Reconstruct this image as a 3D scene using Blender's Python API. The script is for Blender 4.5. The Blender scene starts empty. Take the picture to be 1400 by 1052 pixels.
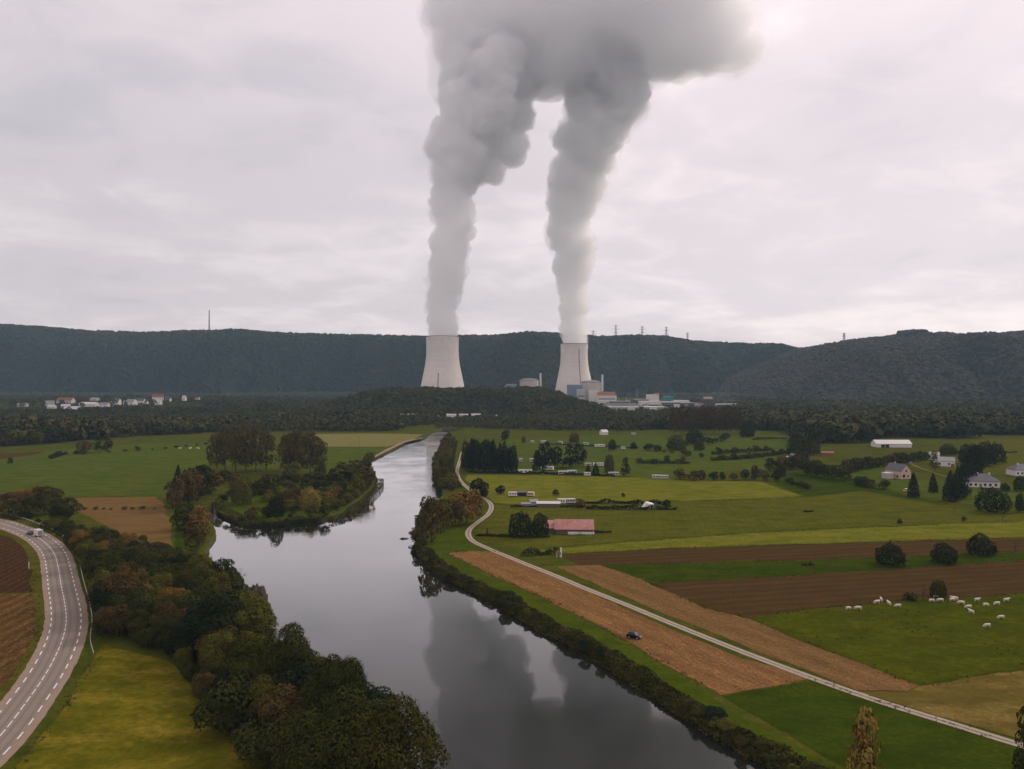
import bpy, bmesh, math, random
import numpy as np
from mathutils import Vector, Matrix, noise
from mathutils.geometry import delaunay_2d_cdt

random.seed(7)
RNG = np.random.default_rng(11)
SC = bpy.context.scene
COL = SC.collection
H, F, CX, HY = 66.0, 1060.0, 700.0, 515.0      # drone height, focal length and horizon of the photograph

def at(px, py, z=0.0):
    d = (H - z) * F / (py - HY)
    return Vector(((px - CX) * d / F, d, z))
def on(px, d, z=0.0):
    return Vector(((px - CX) * d / F, d, z))
def zat(py, d):
    return H - (py - HY) * d / F

# ------------------------------------------------------------------ bookkeeping
def link(o, parent=None):
    COL.objects.link(o)
    if parent: o.parent = parent
    return o
def mobj(name, me, parent=None, mats=()):
    o = bpy.data.objects.new(name, me)
    for m in mats: me.materials.append(m)
    return link(o, parent)
def tag(o, label=None, cat=None, group=None, kind=None):
    if label: o['label'] = label
    if cat: o['category'] = cat
    if group: o['group'] = group
    if kind: o['kind'] = kind
    return o
def thing(name, label, cat, loc=(0, 0, 0), rz=0.0, group=None):
    o = bpy.data.objects.new(name, None)
    o.empty_display_size = 0.5
    link(o); o.location = loc; o.rotation_euler = (0, 0, rz)
    return tag(o, label, cat, group)
def copy_tree(o, parent=None):
    c = o.copy(); link(c)
    if parent: c.parent = parent
    for ch in list(o.children):
        if ch.name in COL.objects: copy_tree(ch, c)
    return c

# ------------------------------------------------------------------ mesh helpers
def mesh_np(name, V, Fq, smooth=False):
    """Faces as an (n,k) integer array."""
    V = np.asarray(V, dtype=np.float32); Fq = np.asarray(Fq, dtype=np.int32)
    me = bpy.data.meshes.new(name)
    k = Fq.shape[1]
    me.vertices.add(len(V)); me.vertices.foreach_set('co', V.ravel())
    me.loops.add(Fq.size); me.loops.foreach_set('vertex_index', Fq.ravel())
    me.polygons.add(len(Fq))
    me.polygons.foreach_set('loop_start', np.arange(0, Fq.size, k, dtype=np.int32))
    me.polygons.foreach_set('loop_total', np.full(len(Fq), k, dtype=np.int32))
    if smooth: me.polygons.foreach_set('use_smooth', np.ones(len(Fq), dtype=bool))
    me.update(calc_edges=True)
    return me
class MB:
    """Collects shapes into one mesh; each face keeps a material index."""
    def __init__(self): self.v = []; self.f = []; self.m = []
    def add(self, vs, fs, m=0):
        b = len(self.v); self.v += [tuple(p) for p in vs]
        self.f += [tuple(b + i for i in q) for q in fs]; self.m += [m] * len(fs)
        return self
    def box(self, x0, x1, y0, y1, z0, z1, m=0, taper=0.0):
        t = taper
        vs = [(x0, y0, z0), (x1, y0, z0), (x1, y1, z0), (x0, y1, z0), (x0 + t, y0 + t, z1), (x1 - t, y0 + t, z1), (x1 - t, y1 - t, z1), (x0 + t, y1 - t, z1)]
        return self.add(vs, [(0, 3, 2, 1), (4, 5, 6, 7), (0, 1, 5, 4), (1, 2, 6, 5), (2, 3, 7, 6), (3, 0, 4, 7)], m)
    def tube(self, pts, rad, n=6, m=0, cap=True):
        pts = [Vector(p) for p in pts]
        if not hasattr(rad, '__len__'): rad = [rad] * len(pts)
        vs = []; fs = []
        for i, p in enumerate(pts):
            t = (pts[min(i + 1, len(pts) - 1)] - pts[max(i - 1, 0)]).normalized()
            a = t.cross(Vector((0, 0, 1)) if abs(t.z) < .9 else Vector((1, 0, 0))).normalized(); b = t.cross(a)
            for k in range(n):
                an = 2 * math.pi * k / n
                vs.append(p + (a * math.cos(an) + b * math.sin(an)) * rad[i])
        for i in range(len(pts) - 1):
            for k in range(n):
                fs.append((i * n + k, i * n + (k + 1) % n, (i + 1) * n + (k + 1) % n, (i + 1) * n + k))
        if cap:
            fs.append(tuple(range(n))[::-1]); fs.append(tuple((len(pts) - 1) * n + k for k in range(n)))
        return self.add(vs, fs, m)
    def lathe(self, prof, n=48, m=0, cx=0, cy=0):
        vs = [(cx + r * math.cos(2 * math.pi * k / n), cy + r * math.sin(2 * math.pi * k / n), z) for r, z in prof for k in range(n)]
        fs = [(i * n + k, i * n + (k + 1) % n, (i + 1) * n + (k + 1) % n, (i + 1) * n + k) for i in range(len(prof) - 1) for k in range(n)]
        return self.add(vs, fs, m)
    def mesh(self, name, mats=(), smooth=False, bevel=0.0):
        me = bpy.data.meshes.new(name)
        me.from_pydata(self.v, [], self.f)
        for m in mats: me.materials.append(m)
        for p, mi in zip(me.polygons, self.m): p.material_index = mi; p.use_smooth = smooth
        if bevel:
            bm = bmesh.new(); bm.from_mesh(me)
            bmesh.ops.bevel(bm, geom=bm.edges[:], offset=bevel, segments=2, affect='EDGES', profile=0.6)
            bm.to_mesh(me); bm.free()
        me.update(); return me
    def build(self, name, mats, parent=None, smooth=False, bevel=0.0):
        if not isinstance(mats, (list, tuple)): mats = [mats]
        return link(bpy.data.objects.new(name, self.mesh(name, mats, smooth, bevel)), parent)

def catmull(pts, step=1.0):
    P = [Vector(p) for p in pts]
    P = [P[0] * 2 - P[1]] + P + [P[-1] * 2 - P[-2]]
    out = []
    for i in range(1, len(P) - 2):
        n = max(2, int((P[i + 1] - P[i]).length / step))
        for k in range(n):
            t = k / n
            out.append(0.5 * ((2 * P[i]) + (P[i + 1] - P[i - 1]) * t + (2 * P[i - 1] - 5 * P[i] + 4 * P[i + 1] - P[i + 2]) * t * t + (3 * P[i] - P[i - 1] - 3 * P[i + 1] + P[i + 2]) * t ** 3))
    out.append(P[-2])
    # even spacing
    res = [out[0]]; acc = 0.0
    for a, b in zip(out, out[1:]):
        L = (b - a).length
        while acc + L >= step:
            f = (step - acc) / L; a = a.lerp(b, f); L = (b - a).length; acc = 0; res.append(a.copy())
        acc += L
    return res
def inside(poly, x, y):
    """Vectorised point in polygon."""
    x = np.asarray(x, float); y = np.asarray(y, float); r = np.zeros(x.shape, bool)
    n = len(poly); j = n - 1
    for i in range(n):
        xi, yi = poly[i][0], poly[i][1]; xj, yj = poly[j][0], poly[j][1]
        with np.errstate(divide='ignore', invalid='ignore'):
            c = ((yi > y) != (yj > y)) & (x < (xj - xi) * (y - yi) / (yj - yi + 1e-12) + xi)
        r ^= c; j = i
    return r
def scatter(poly, spacing, rng, jitter=0.75):
    """Jittered grid of points inside a ground polygon."""
    xs = [p[0] for p in poly]; ys = [p[1] for p in poly]
    gx, gy = np.meshgrid(np.arange(min(xs), max(xs), spacing), np.arange(min(ys), max(ys), spacing * .87))
    gx = gx + (np.arange(gx.shape[0]) % 2)[:, None] * spacing * .5
    gx = (gx + (rng.random(gx.shape) - .5) * spacing * jitter).ravel(); gy = (gy + (rng.random(gy.shape) - .5) * spacing * jitter).ravel()
    k = inside(poly, gx, gy)
    return np.stack([gx[k], gy[k]], 1)
def pxpoly(pts): return [at(*p) for p in pts]

# ------------------------------------------------------------------ materials
class N:
    def __init__(self, name):
        self.mat = bpy.data.materials.new(name); self.mat.use_nodes = True
        self.t = self.mat.node_tree; self.t.nodes.clear()
        self.out = self.t.nodes.new('ShaderNodeOutputMaterial')
    def node(self, typ, **kw):
        n = self.t.nodes.new('ShaderNode' + typ)
        for k, v in kw.items():
            if k in n.inputs.keys() if isinstance(k, str) else False: n.inputs[k].default_value = v
            else: setattr(n, k, v)
        return n
    def l(self, a, b): self.t.links.new(a, b)
    def noise(self, size, detail=3, rough=.55, coord=None, dist=0.0, scale=None):
        n = self.node('TexNoise'); n.inputs['Scale'].default_value = 1.0 / size
        n.inputs['Detail'].default_value = detail; n.inputs['Roughness'].default_value = rough; n.inputs['Distortion'].default_value = dist
        if coord is None: coord = self.coord()
        if scale:
            if len(scale) > 3:
                mr = self.node('Mapping'); mr.inputs['Rotation'].default_value = (0, 0, scale[3]); self.l(coord, mr.inputs['Vector']); coord = mr.outputs[0]
            mp = self.node('Mapping'); mp.inputs['Scale'].default_value = scale[:3]
            self.l(coord, mp.inputs['Vector']); coord = mp.outputs[0]
        self.l(coord, n.inputs['Vector']); return n.outputs['Fac']
    def coord(self):
        if not hasattr(self, '_tc'): self._tc = self.node('TexCoord')
        return self._tc.outputs['Object']
    def ramp(self, fac, stops, interp='LINEAR'):
        r = self.node('ValToRGB'); e = r.color_ramp; e.interpolation = interp
        e.elements[0].position = stops[0][0]; e.elements[0].color = (*stops[0][1], 1)
        e.elements[1].position = stops[-1][0]; e.elements[1].color = (*stops[-1][1], 1)
        for p, c in stops[1:-1]:
            x = e.elements.new(p); x.color = (*c, 1)
        self.l(fac, r.inputs[0]); return r.outputs[0]
    def mix(self, fac, a, b, mode='MIX'):
        m = self.node('MixRGB', blend_type=mode)
        for s, v in ((0, fac), (1, a), (2, b)):
            if isinstance(v, (int, float)): m.inputs[s].default_value = v
            elif isinstance(v, tuple): m.inputs[s].default_value = (*v, 1)
            else: self.l(v, m.inputs[s])
        return m.outputs[0]
    def math(self, op, a, b=None):
        m = self.node('Math', operation=op)
        for s, v in ((0, a), (1, b)):
            if v is None: continue
            if isinstance(v, (int, float)): m.inputs[s].default_value = v
            else: self.l(v, m.inputs[s])
        return m.outputs[0]
    def finish(self, color, rough=.85, spec=.2, bump=None, bdist=.1, bstr=.5, metallic=0.0):
        p = self.node('BsdfPrincipled'); p.inputs['Roughness'].default_value = rough
        p.inputs['Specular IOR Level'].default_value = spec; p.inputs['Metallic'].default_value = metallic
        if isinstance(color, tuple): p.inputs['Base Color'].default_value = (*color, 1)
        else: self.l(color, p.inputs['Base Color'])
        if bump is not None:
            b = self.node('Bump'); b.inputs['Distance'].default_value = bdist; b.inputs['Strength'].default_value = bstr
            self.l(bump, b.inputs['Height']); self.l(b.outputs[0], p.inputs['Normal'])
        self.l(p.outputs[0], self.out.inputs[0]); self.p = p
        return self.mat
def sc(c, k): return tuple(x * k for x in c)

TINT = dict(grass_base=(.80, .80, .45), grass_left=(1.28, 1.10, .50), grass_vivid=(.75, .72, .35), grass_dark=(.70, .67, .30), grass_pasture=(.62, .56, .30), grass_olive=(.84, .84, .46), grass_yellow=(.96, 1.0, .55),
            grass_far=(.88, .88, .52), grass_pale=(.95, .92, .70), grass_dry=(.85, .80, .50), grass_verge=(.85, .80, .45), soil_stubble=(.86, .74, .55), soil_stubble_b=(.84, .74, .56), soil_plough=(.78, .69, .50), soil_plough_b=(.80, .68, .50), soil_straw=(.85, .72, .48), soil_strawfar=(.80, .72, .50))
def tint(name, c):
    k = TINT.get(name, (1, 1, 1)); return tuple(x * y for x, y in zip(c, k)) if c else c
def grass_mat(name, a, b, patch=40.0, dry=None, rows=None, tuft=1.1):
    a, b, dry = tint(name, a), tint(name, b), tint(name, dry)
    n = N(name)
    big = n.noise(patch, 3, .6); mid = n.noise(8.0, 5, .7, scale=(.7, 1.1, 1)); fine = n.noise(tuft, 3, .7)
    c = n.mix(n.ramp(big, [(.35, (0, 0, 0)), (.65, (1, 1, 1))]), a, b)
    c = n.mix(n.ramp(mid, [(.42, (0, 0, 0)), (.62, (.8, .8, .8))]), c, sc(a, .62))
    if dry: c = n.mix(n.ramp(n.noise(9.0, 5, .7, scale=(.6, 1.1, 1)), [(.48, (0, 0, 0)), (.64, (.85, .85, .85))]), c, dry)
    if rows:
        w = n.node('TexWave', wave_type='BANDS', bands_direction='X'); w.inputs['Scale'].default_value = .05 / rows[0] * 6.28; w.inputs['Distortion'].default_value = 1.5; w.inputs['Detail'].default_value = 2
        mp = n.node('Mapping'); mp.inputs['Rotation'].default_value = (0, 0, rows[1]); n.l(n.coord(), mp.inputs[0]); n.l(mp.outputs[0], w.inputs[0])
        c = n.mix(n.math('MULTIPLY', w.outputs['Fac'], rows[2]), c, sc(a, .6))
    c = n.mix(n.ramp(fine, [(.3, (.75, .75, .75)), (.7, (0, 0, 0))]), c, sc(a, .55))
    return n.finish(c, 1.0, .0, bump=fine, bdist=.25, bstr=.9)
def soil_mat(name, light, dark, row=0.0, rot=0.0, speck=.9, straw=None, rowstr=.55):
    light, dark, straw = tint(name, light), tint(name, dark), tint(name, straw)
    n = N(name)
    big = n.noise(18.0, 4, .65, scale=(1, 3.0, 1, rot)); fine = n.noise(.8, 4, .7, scale=(1, 1.8, 1, rot))
    str_ = n.noise(2.2, 4, .7, scale=(.25, 2.2, 1, rot))
    c = n.mix(n.ramp(big, [(.35, (0, 0, 0)), (.68, (1, 1, 1))]), light, dark)
    c = n.mix(n.ramp(str_, [(.45, (0, 0, 0)), (.66, (.7, .7, .7))]), c, sc(dark, .7))
    if straw: c = n.mix(n.ramp(n.noise(1.0, 3, .7, scale=(.35, 1.8, 1, rot)), [(.52, (0, 0, 0)), (.68, (1, 1, 1))]), c, straw)
    if row:
        w = n.node('TexWave', wave_type='BANDS', bands_direction='Y'); w.inputs['Scale'].default_value = .314 / row; w.inputs['Distortion'].default_value = 2.0; w.inputs['Detail'].default_value = 2; w.inputs['Detail Scale'].default_value = .6
        mp = n.node('Mapping'); mp.inputs['Rotation'].default_value = (0, 0, rot); n.l(n.coord(), mp.inputs[0]); n.l(mp.outputs[0], w.inputs[0])
        c = n.mix(n.math('MULTIPLY', w.outputs['Fac'], rowstr), c, sc(dark, .55))
    c = n.mix(n.ramp(fine, [(.33, (speck, speck, speck)), (.55, (0, 0, 0))]), c, sc(dark, .5))
    return n.finish(c, 1.0, .0, bump=fine, bdist=.15, bstr=.8)
def plain(name, c, rough=.7, spec=.3, var=.18, size=1.5, metallic=0.0):
    n = N(name)
    f = n.noise(size, 4, .65); g = n.noise(size * 7, 2)
    col = n.mix(n.ramp(f, [(.3, (0, 0, 0)), (.7, (1, 1, 1))]), sc(c, 1 - var), c)
    col = n.mix(n.math('MULTIPLY', g, .35), col, sc(c, 1 - 1.6 * var))
    return n.finish(col, rough, spec, metallic=metallic)
def foliage_mat(name, cols, rough=.8, clump=.12, attr=False):
    """Leaf colour differs from tree to tree and from clump to clump."""
    n = N(name)
    if attr:
        a = n.node('Attribute', attribute_name='tint'); rnd = a.outputs['Fac']; cl = None
    else:
        rnd = n.node('ObjectInfo').outputs['Random']
    k = len(cols) - 1
    c = n.ramp(rnd, [(i / k, q) for i, q in enumerate(cols)])
    if not attr:
        f = n.noise(clump, 3, .6)
        c = n.mix(n.ramp(f, [(.35, (0, 0, 0)), (.7, (.75, .75, .75))]), c, sc(cols[0], 1.5))
        g = n.noise(clump * .3, 2, .6)
        c = n.mix(n.ramp(g, [(.4, (.6, .6, .6)), (.62, (0, 0, 0))]), c, sc(cols[0], .5))
    else:
        f = n.noise(150.0, 4, .65); c = n.mix(n.ramp(f, [(.4, (0, 0, 0)), (.62, (.7, .7, .7))]), c, sc(cols[min(3, len(cols) - 1)], 1.1)); f = n.noise(5.0, 3, .6); c = n.mix(n.ramp(f, [(.35, (.6, .6, .6)), (.65, (0, 0, 0))]), c, sc(cols[0], .5))
    return n.finish(c, .9, .04)
# ------------------------------------------------------------------ camera, sun, sky
cam = bpy.data.cameras.new('camera'); cam.sensor_width = 36; cam.lens = 36 * F / 1400
cam.shift_y = -(526 - HY) / 1400; cam.clip_start = 1; cam.clip_end = 60000
co = link(bpy.data.objects.new('camera', cam)); co.location = (0, 0, H); co.rotation_euler = (math.pi / 2, 0, 0)
SC.camera = co
AZ, EL = math.radians(55), math.radians(38)
sd = Vector((math.sin(AZ) * math.cos(EL), math.cos(AZ) * math.cos(EL), math.sin(EL)))
sl = bpy.data.lights.new('sun', 'SUN'); sl.energy = 1.35; sl.angle = math.radians(16); sl.color = (1, .87, .72)
so = link(bpy.data.objects.new('sun', sl)); so.rotation_euler = (-sd).to_track_quat('-Z', 'Y').to_euler(); so.location = (0, 0, 900)

W = bpy.data.worlds.new('World'); SC.world = W; W.use_nodes = True
wt = W.node_tree; wt.nodes.clear()
def wn(t, **k):
    n = wt.nodes.new('ShaderNode' + t)
    for a, b in k.items(): setattr(n, a, b)
    return n
def wl(a, b): wt.links.new(a, b)
def wm(op, a, b=None):
    m = wn('Math', operation=op)
    for s, v in ((0, a), (1, b)):
        if v is None: continue
        if isinstance(v, (int, float)): m.inputs[s].default_value = v
        else: wl(v, m.inputs[s])
    return m.outputs[0]
def wmix(f, a, b, mode='MIX'):
    m = wn('MixRGB', blend_type=mode)
    for s, v in ((0, f), (1, a), (2, b)):
        if isinstance(v, (int, float)): m.inputs[s].default_value = v
        elif isinstance(v, tuple): m.inputs[s].default_value = (*v, 1)
        else: wl(v, m.inputs[s])
    return m.outputs[0]
def wramp(f, stops):
    r = wn('ValToRGB'); e = r.color_ramp; e.interpolation = 'EASE'
    e.elements[0].position = stops[0][0]; e.elements[0].color = (*stops[0][1], 1)
    e.elements[1].position = stops[-1][0]; e.elements[1].color = (*stops[-1][1], 1)
    for p, c in stops[1:-1]: x = e.elements.new(p); x.color = (*c, 1)
    wl(f, r.inputs[0]); return r.outputs[0]
sky = wn('TexSky', sky_type='NISHITA'); sky.sun_disc = False; sky.sun_elevation = EL; sky.sun_rotation = AZ
tc = wn('TexCoord'); sx = wn('SeparateXYZ'); wl(tc.outputs['Generated'], sx.inputs[0])
zc = wm('MAXIMUM', sx.outputs['Z'], 0.0)
den = wm('ADD', zc, 0.19)                       # a cloud deck seen from below: bands pile up towards the horizon
cx = wn('CombineXYZ'); wl(wm('DIVIDE', sx.outputs['X'], den), cx.inputs[0]); wl(wm('DIVIDE', sx.outputs['Y'], den), cx.inputs[1])
def wnoise(scale, detail, rough, off=(0, 0, 0), dist=0.0, sc_=(1, 1, 1)):
    mp = wn('Mapping'); mp.inputs['Location'].default_value = off; mp.inputs['Scale'].default_value = sc_; wl(cx.outputs[0], mp.inputs[0])
    n = wn('TexNoise'); n.inputs['Scale'].default_value = scale; n.inputs['Detail'].default_value = detail; n.inputs['Roughness'].default_value = rough; n.inputs['Distortion'].default_value = dist
    wl(mp.outputs[0], n.inputs['Vector']); return n.outputs['Fac']
n1 = wnoise(1.05, 5, .5, (3.1, 1.7, 0), .4); n2 = wnoise(3.6, 7, .58, (7.7, 2.2, 0), .6); n3 = wnoise(.5, 2, .5, (1.2, 5.5, 0))
cl = wm('ADD', wm('MULTIPLY', n1, .52), wm('ADD', wm('MULTIPLY', n2, .29), wm('MULTIPLY', n3, .23)))
K = 10.0
dark, midc, light = (.515, .46, .47), (.625, .54, .545), (.80, .69, .68)
cc = wramp(cl, [(.36, sc(dark, K)), (.49, sc(midc, K)), (.65, sc(light, K))])
# the deck is thinner and brighter overhead than at the horizon
up = wramp(zc, [(0.0, (.96, .98, 1.0)), (.22, (1.0, 1.0, 1.0)), (.5, (1.22, 1.20, 1.20))])
cc = wmix(1.0, cc, up, 'MULTIPLY')
# the overcast is a little brighter round the hidden sun, to the right
dt = wn('VectorMath', operation='DOT_PRODUCT'); wl(tc.outputs['Generated'], dt.inputs[0]); dt.inputs[1].default_value = tuple(sd)
cc = wmix(1.0, cc, wramp(dt.outputs['Value'], [(.0, (.84,) * 3), (.5, (.93,) * 3), (.8, (1.10, 1.085, 1.075)), (1.0, (1.10, 1.08, 1.07))]), 'MULTIPLY')
dn = wramp(sx.outputs['Z'], [(0.0, (0, 0, 0)), (1.0, (1, 1, 1))])
col = wmix(0.93, sky.outputs[0], cc)
bg = wn('Background'); bg.inputs['Strength'].default_value = 0.1; wl(col, bg.inputs['Color'])
wo = wn('OutputWorld'); wl(bg.outputs[0], wo.inputs[0])

SC.view_settings.view_transform = 'Standard'; SC.view_settings.look = 'None'; SC.view_settings.exposure = 0.5; SC.view_settings.gamma = 1.0
SC.render.engine = 'CYCLES'; SC.cycles.use_denoising = True
SC.cycles.volume_bounces = 14; SC.cycles.max_bounces = 16; SC.cycles.diffuse_bounces = 3; SC.cycles.glossy_bounces = 2

# ------------------------------------------------------------------ ground with the river bed cut out
right_bank = [at(x, y, -1.5) for x, y in [(634, 588), (620, 592), (607, 599), (606, 606), (601, 617), (596, 632), (594, 648), (599, 662), (606, 672), (603, 684), (588, 694), (576, 706), (571, 722), (569, 740), (573, 754), (586, 770), (610, 788), (650, 806), (690, 827), (740, 857), (800, 888), (870, 930), (930, 969), (985, 1003), (1040, 1034), (1085, 1056)]]
right_bank += [Vector((62, 100, 0)), Vector((92, 40, 0)), Vector((120, -60, 0)), Vector((150, -200, 0))]
left_bank = [Vector((40, -200, 0)), Vector((22, -60, 0)), Vector((6, 40, 0)), Vector((-4, 90, 0))]
left_bank += [at(x, y, -1.5) for x, y in [(572, 1118), (548, 1065), (505, 1010), (452, 958), (402, 915), (365, 880), (340, 842), (312, 800), (292, 775), (279, 760), (284, 750), (291, 738), (290, 722), (284, 706), (285, 694), (291, 690), (297, 697), (306, 703), (325, 713), (350, 718), (385, 716), (410, 713), (440, 711), (465, 704), (478, 693), (490, 686), (500, 677), (510, 667), (514, 655), (507, 641), (510, 629), (532, 618), (555, 606), (578, 600), (590, 593), (606, 587)]]
RIVER = catmull([p for p in right_bank], 4.0) + catmull([p for p in left_bank], 4.0)
RIVER = [Vector((p.x + .9 * noise.noise(p * .11), p.y + .9 * noise.noise(p * .13 + Vector((9, 3, 1))), 0)) for p in RIVER]

def field(name, px, mat, z, step=2.5, wob=1.0, world=False):
    P = [Vector(p) for p in px] if world else pxpoly(px)
    out = []
    for i, a in enumerate(P):
        b = P[(i + 1) % len(P)]; n = max(1, int((b - a).length / step))
        for k in range(n):
            q = a.lerp(b, k / n); w = wob * min(1, .3 + q.y / 400)
            out.append((q.x + w * (1.1 * noise.noise(q * .07) + .5 * noise.noise(q * .31)), q.y + w * (1.7 * noise.noise(q * .06 + Vector((4, 4, 4))) + .8 * noise.noise(q * .29)), z))
    bm = bmesh.new(); f = bm.faces.new([bm.verts.new(p) for p in out])
    if f.normal.z < 0 or f.calc_area() < 0: f.normal_flip()
    bmesh.ops.triangulate(bm, faces=[f]); bm.normal_update()
    for f in bm.faces:
        if f.normal.z < 0: f.normal_flip()
    me = bpy.data.meshes.new(name); bm.to_mesh(me); bm.free()
    return tag(mobj(name, me, mats=[mat]), kind='structure')

G = dict(
    base=grass_mat('grass_base', (.064, .088, .017), (.098, .104, .022), 40, dry=(.135, .105, .04)),
    left=grass_mat('grass_left', (.066, .080, .012), (.122, .114, .018), 9, dry=(.165, .145, .04), tuft=1.7),
    vivid=grass_mat('grass_vivid', (.066, .105, .015), (.092, .122, .018), 24),
    dark=grass_mat('grass_dark', (.048, .080, .012), (.066, .094, .015), 30),
    pasture=grass_mat('grass_pasture', (.092, .126, .014), (.126, .150, .018), 14, dry=(.060, .088, .013), tuft=2.2),
    olive=grass_mat('grass_olive', (.084, .100, .020), (.126, .126, .025), 38, dry=(.145, .12, .035), rows=(3.2, .15, .22)),
    yellow=grass_mat('grass_yellow', (.120, .130, .022), (.165, .155, .030), 30, dry=(.19, .155, .05)),
    far=grass_mat('grass_far', (.064, .100, .022), (.098, .122, .028), 45, dry=(.12, .11, .04)),
    pale=grass_mat('grass_pale', (.20, .185, .085), (.17, .175, .075), 40),
    drygrass=grass_mat('grass_dry', (.15, .12, .045), (.11, .105, .035), 14, dry=(.26, .19, .09)),
    verge=grass_mat('grass_verge', (.085, .095, .026), (.12, .115, .03), 12),
    stubble=soil_mat('soil_stubble', (.27, .165, .085), (.17, .105, .056), 7.0, 1.047, straw=(.36, .24, .135), rowstr=.3),
    stubble_b=soil_mat('soil_stubble_b', (.23, .15, .076), (.16, .105, .056), 7.0, 1.047, straw=(.29, .20, .11), rowstr=.3),
    plough=soil_mat('soil_plough', (.105, .072, .034), (.074, .052, .026), 5.0, -.21, .7, rowstr=.4),
    plough_b=soil_mat('soil_plough_b', (.085, .052, .033), (.055, .034, .023), 3.0, -1.7, .6, straw=(.13, .085, .05)),
    straw=soil_mat('soil_straw', (.16, .104, .054), (.085, .056, .031), 4.0, -1.6, .9, straw=(.29, .20, .11)),
    strawfar=soil_mat('soil_strawfar', (.22, .155, .082), (.17, .115, .06), 2.0, .2, .5),
)
X0, X1, Y0, Y1 = -9000, 9000, -300, 9000
cv = [Vector((X0, Y0)), Vector((X1, Y0)), Vector((X1, Y1)), Vector((X0, Y1))] + [Vector((p.x, p.y)) for p in RIVER]
ce = [(0, 1), (1, 2), (2, 3), (3, 0)] + [(4 + i, 4 + (i + 1) % len(RIVER)) for i in range(len(RIVER))]
V2, E2, F2, _, _, _ = delaunay_2d_cdt(cv, ce, [], 0, 1e-4)
cen = [sum((V2[i] for i in f), Vector((0, 0))) / len(f) for f in F2]
ins = inside(RIVER, [c.x for c in cen], [c.y for c in cen])
gm = bpy.data.meshes.new('ground'); gm.from_pydata([(v.x, v.y, 0) for v in V2], [], [f for f, k in zip(F2, ins) if not k]); gm.update()
tag(mobj('ground', gm, mats=[G['base']]), kind='structure')
# banks sloping into the water
n_ = len(RIVER); bv = []
area = sum(RIVER[i].x * RIVER[(i + 1) % n_].y - RIVER[(i + 1) % n_].x * RIVER[i].y for i in range(n_))
for ring, (off, z) in enumerate(((0, .01), (.35, -.7), (1.0, -1.7), (4.0, -3.6))):
    for i, p in enumerate(RIVER):
        t = (RIVER[(i + 2) % n_] - RIVER[i - 2]).normalized(); nn = Vector((-t.y, t.x, 0)) * (1 if area > 0 else -1)
        q = p + nn * off * (1 + .35 * noise.noise(p * .2)); bv.append((q.x, q.y, z))
bf = [(r * n_ + i, r * n_ + (i + 1) % n_, (r + 1) * n_ + (i + 1) % n_, (r + 1) * n_ + i) for r in range(3) for i in range(n_)]
bank_mat = soil_mat('bank_earth', (.085, .085, .03), (.055, .060, .022), 0, 0, .6)
tag(mobj('riverbank', mesh_np('riverbank', bv, bf), mats=[bank_mat]), kind='structure')
sand = plain('sand', (.25, .19, .125), .95, .05)
# pale mud rim at the far left bend
MUD = [(509, 627.5), (531, 616.5), (554, 605), (578, 599.3), (577, 598.7), (551, 603.9), (527, 615), (507, 626.6)]
wm_ = N('river_water')
wc = wm_.coord()
rip = wm_.noise(1.6, 3, .55, scale=(.55, 1, 1)); swell = wm_.noise(9.0, 2, .5)
# livelier water beyond the bend
sep = wm_.node('SeparateXYZ'); wm_.l(wc, sep.inputs[0])
patch = wm_.ramp(wm_.noise(38.0, 3, .6), [(.42, (.12, .12, .12)), (.66, (1, 1, 1))])
mr = wm_.node('MapRange'); mr.inputs['From Min'].default_value = 280; mr.inputs['From Max'].default_value = 420; mr.inputs['To Min'].default_value = .012; mr.inputs['To Max'].default_value = 1
wm_.l(sep.outputs['Y'], mr.inputs['Value'])
hgt = wm_.math('ADD', wm_.math('MULTIPLY', rip, wm_.math('MULTIPLY', patch, mr.outputs[0])), wm_.math('MULTIPLY', swell, .10))
# still deep water: dark from above, a mirror towards the grazing angle
bp = wm_.node('Bump'); bp.inputs['Distance'].default_value = .16; bp.inputs['Strength'].default_value = .8; wm_.l(hgt, bp.inputs['Height'])
lw = wm_.node('LayerWeight'); lw.inputs['Blend'].default_value = .5
fr = wm_.ramp(lw.outputs['Facing'], [(.0, (.03,) * 3), (.50, (.07,) * 3), (.60, (.13,) * 3), (.70, (.33,) * 3), (.78, (.58,) * 3), (.90, (.80,) * 3), (1.0, (.97,) * 3)])
df = wm_.node('BsdfDiffuse'); df.inputs['Color'].default_value = (.013, .015, .011, 1)
gl = wm_.node('BsdfGlossy'); gl.inputs['Roughness'].default_value = .03; gl.inputs['Color'].default_value = (1, 1, 1, 1); wm_.l(bp.outputs[0], gl.inputs['Normal'])
mxs = wm_.node('MixShader'); wm_.l(fr, mxs.inputs[0]); wm_.l(df.outputs[0], mxs.inputs[1]); wm_.l(gl.outputs[0], mxs.inputs[2]); wm_.l(mxs.outputs[0], wm_.out.inputs[0]); WATER = wm_.mat
wv = []; 
wp = MB().add([(-900, -280, -1.6), (900, -280, -1.6), (900, 1300, -1.6), (-900, 1300, -1.6)], [(0, 1, 2, 3)])
tag(wp.build('river', WATER), kind='structure')

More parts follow.
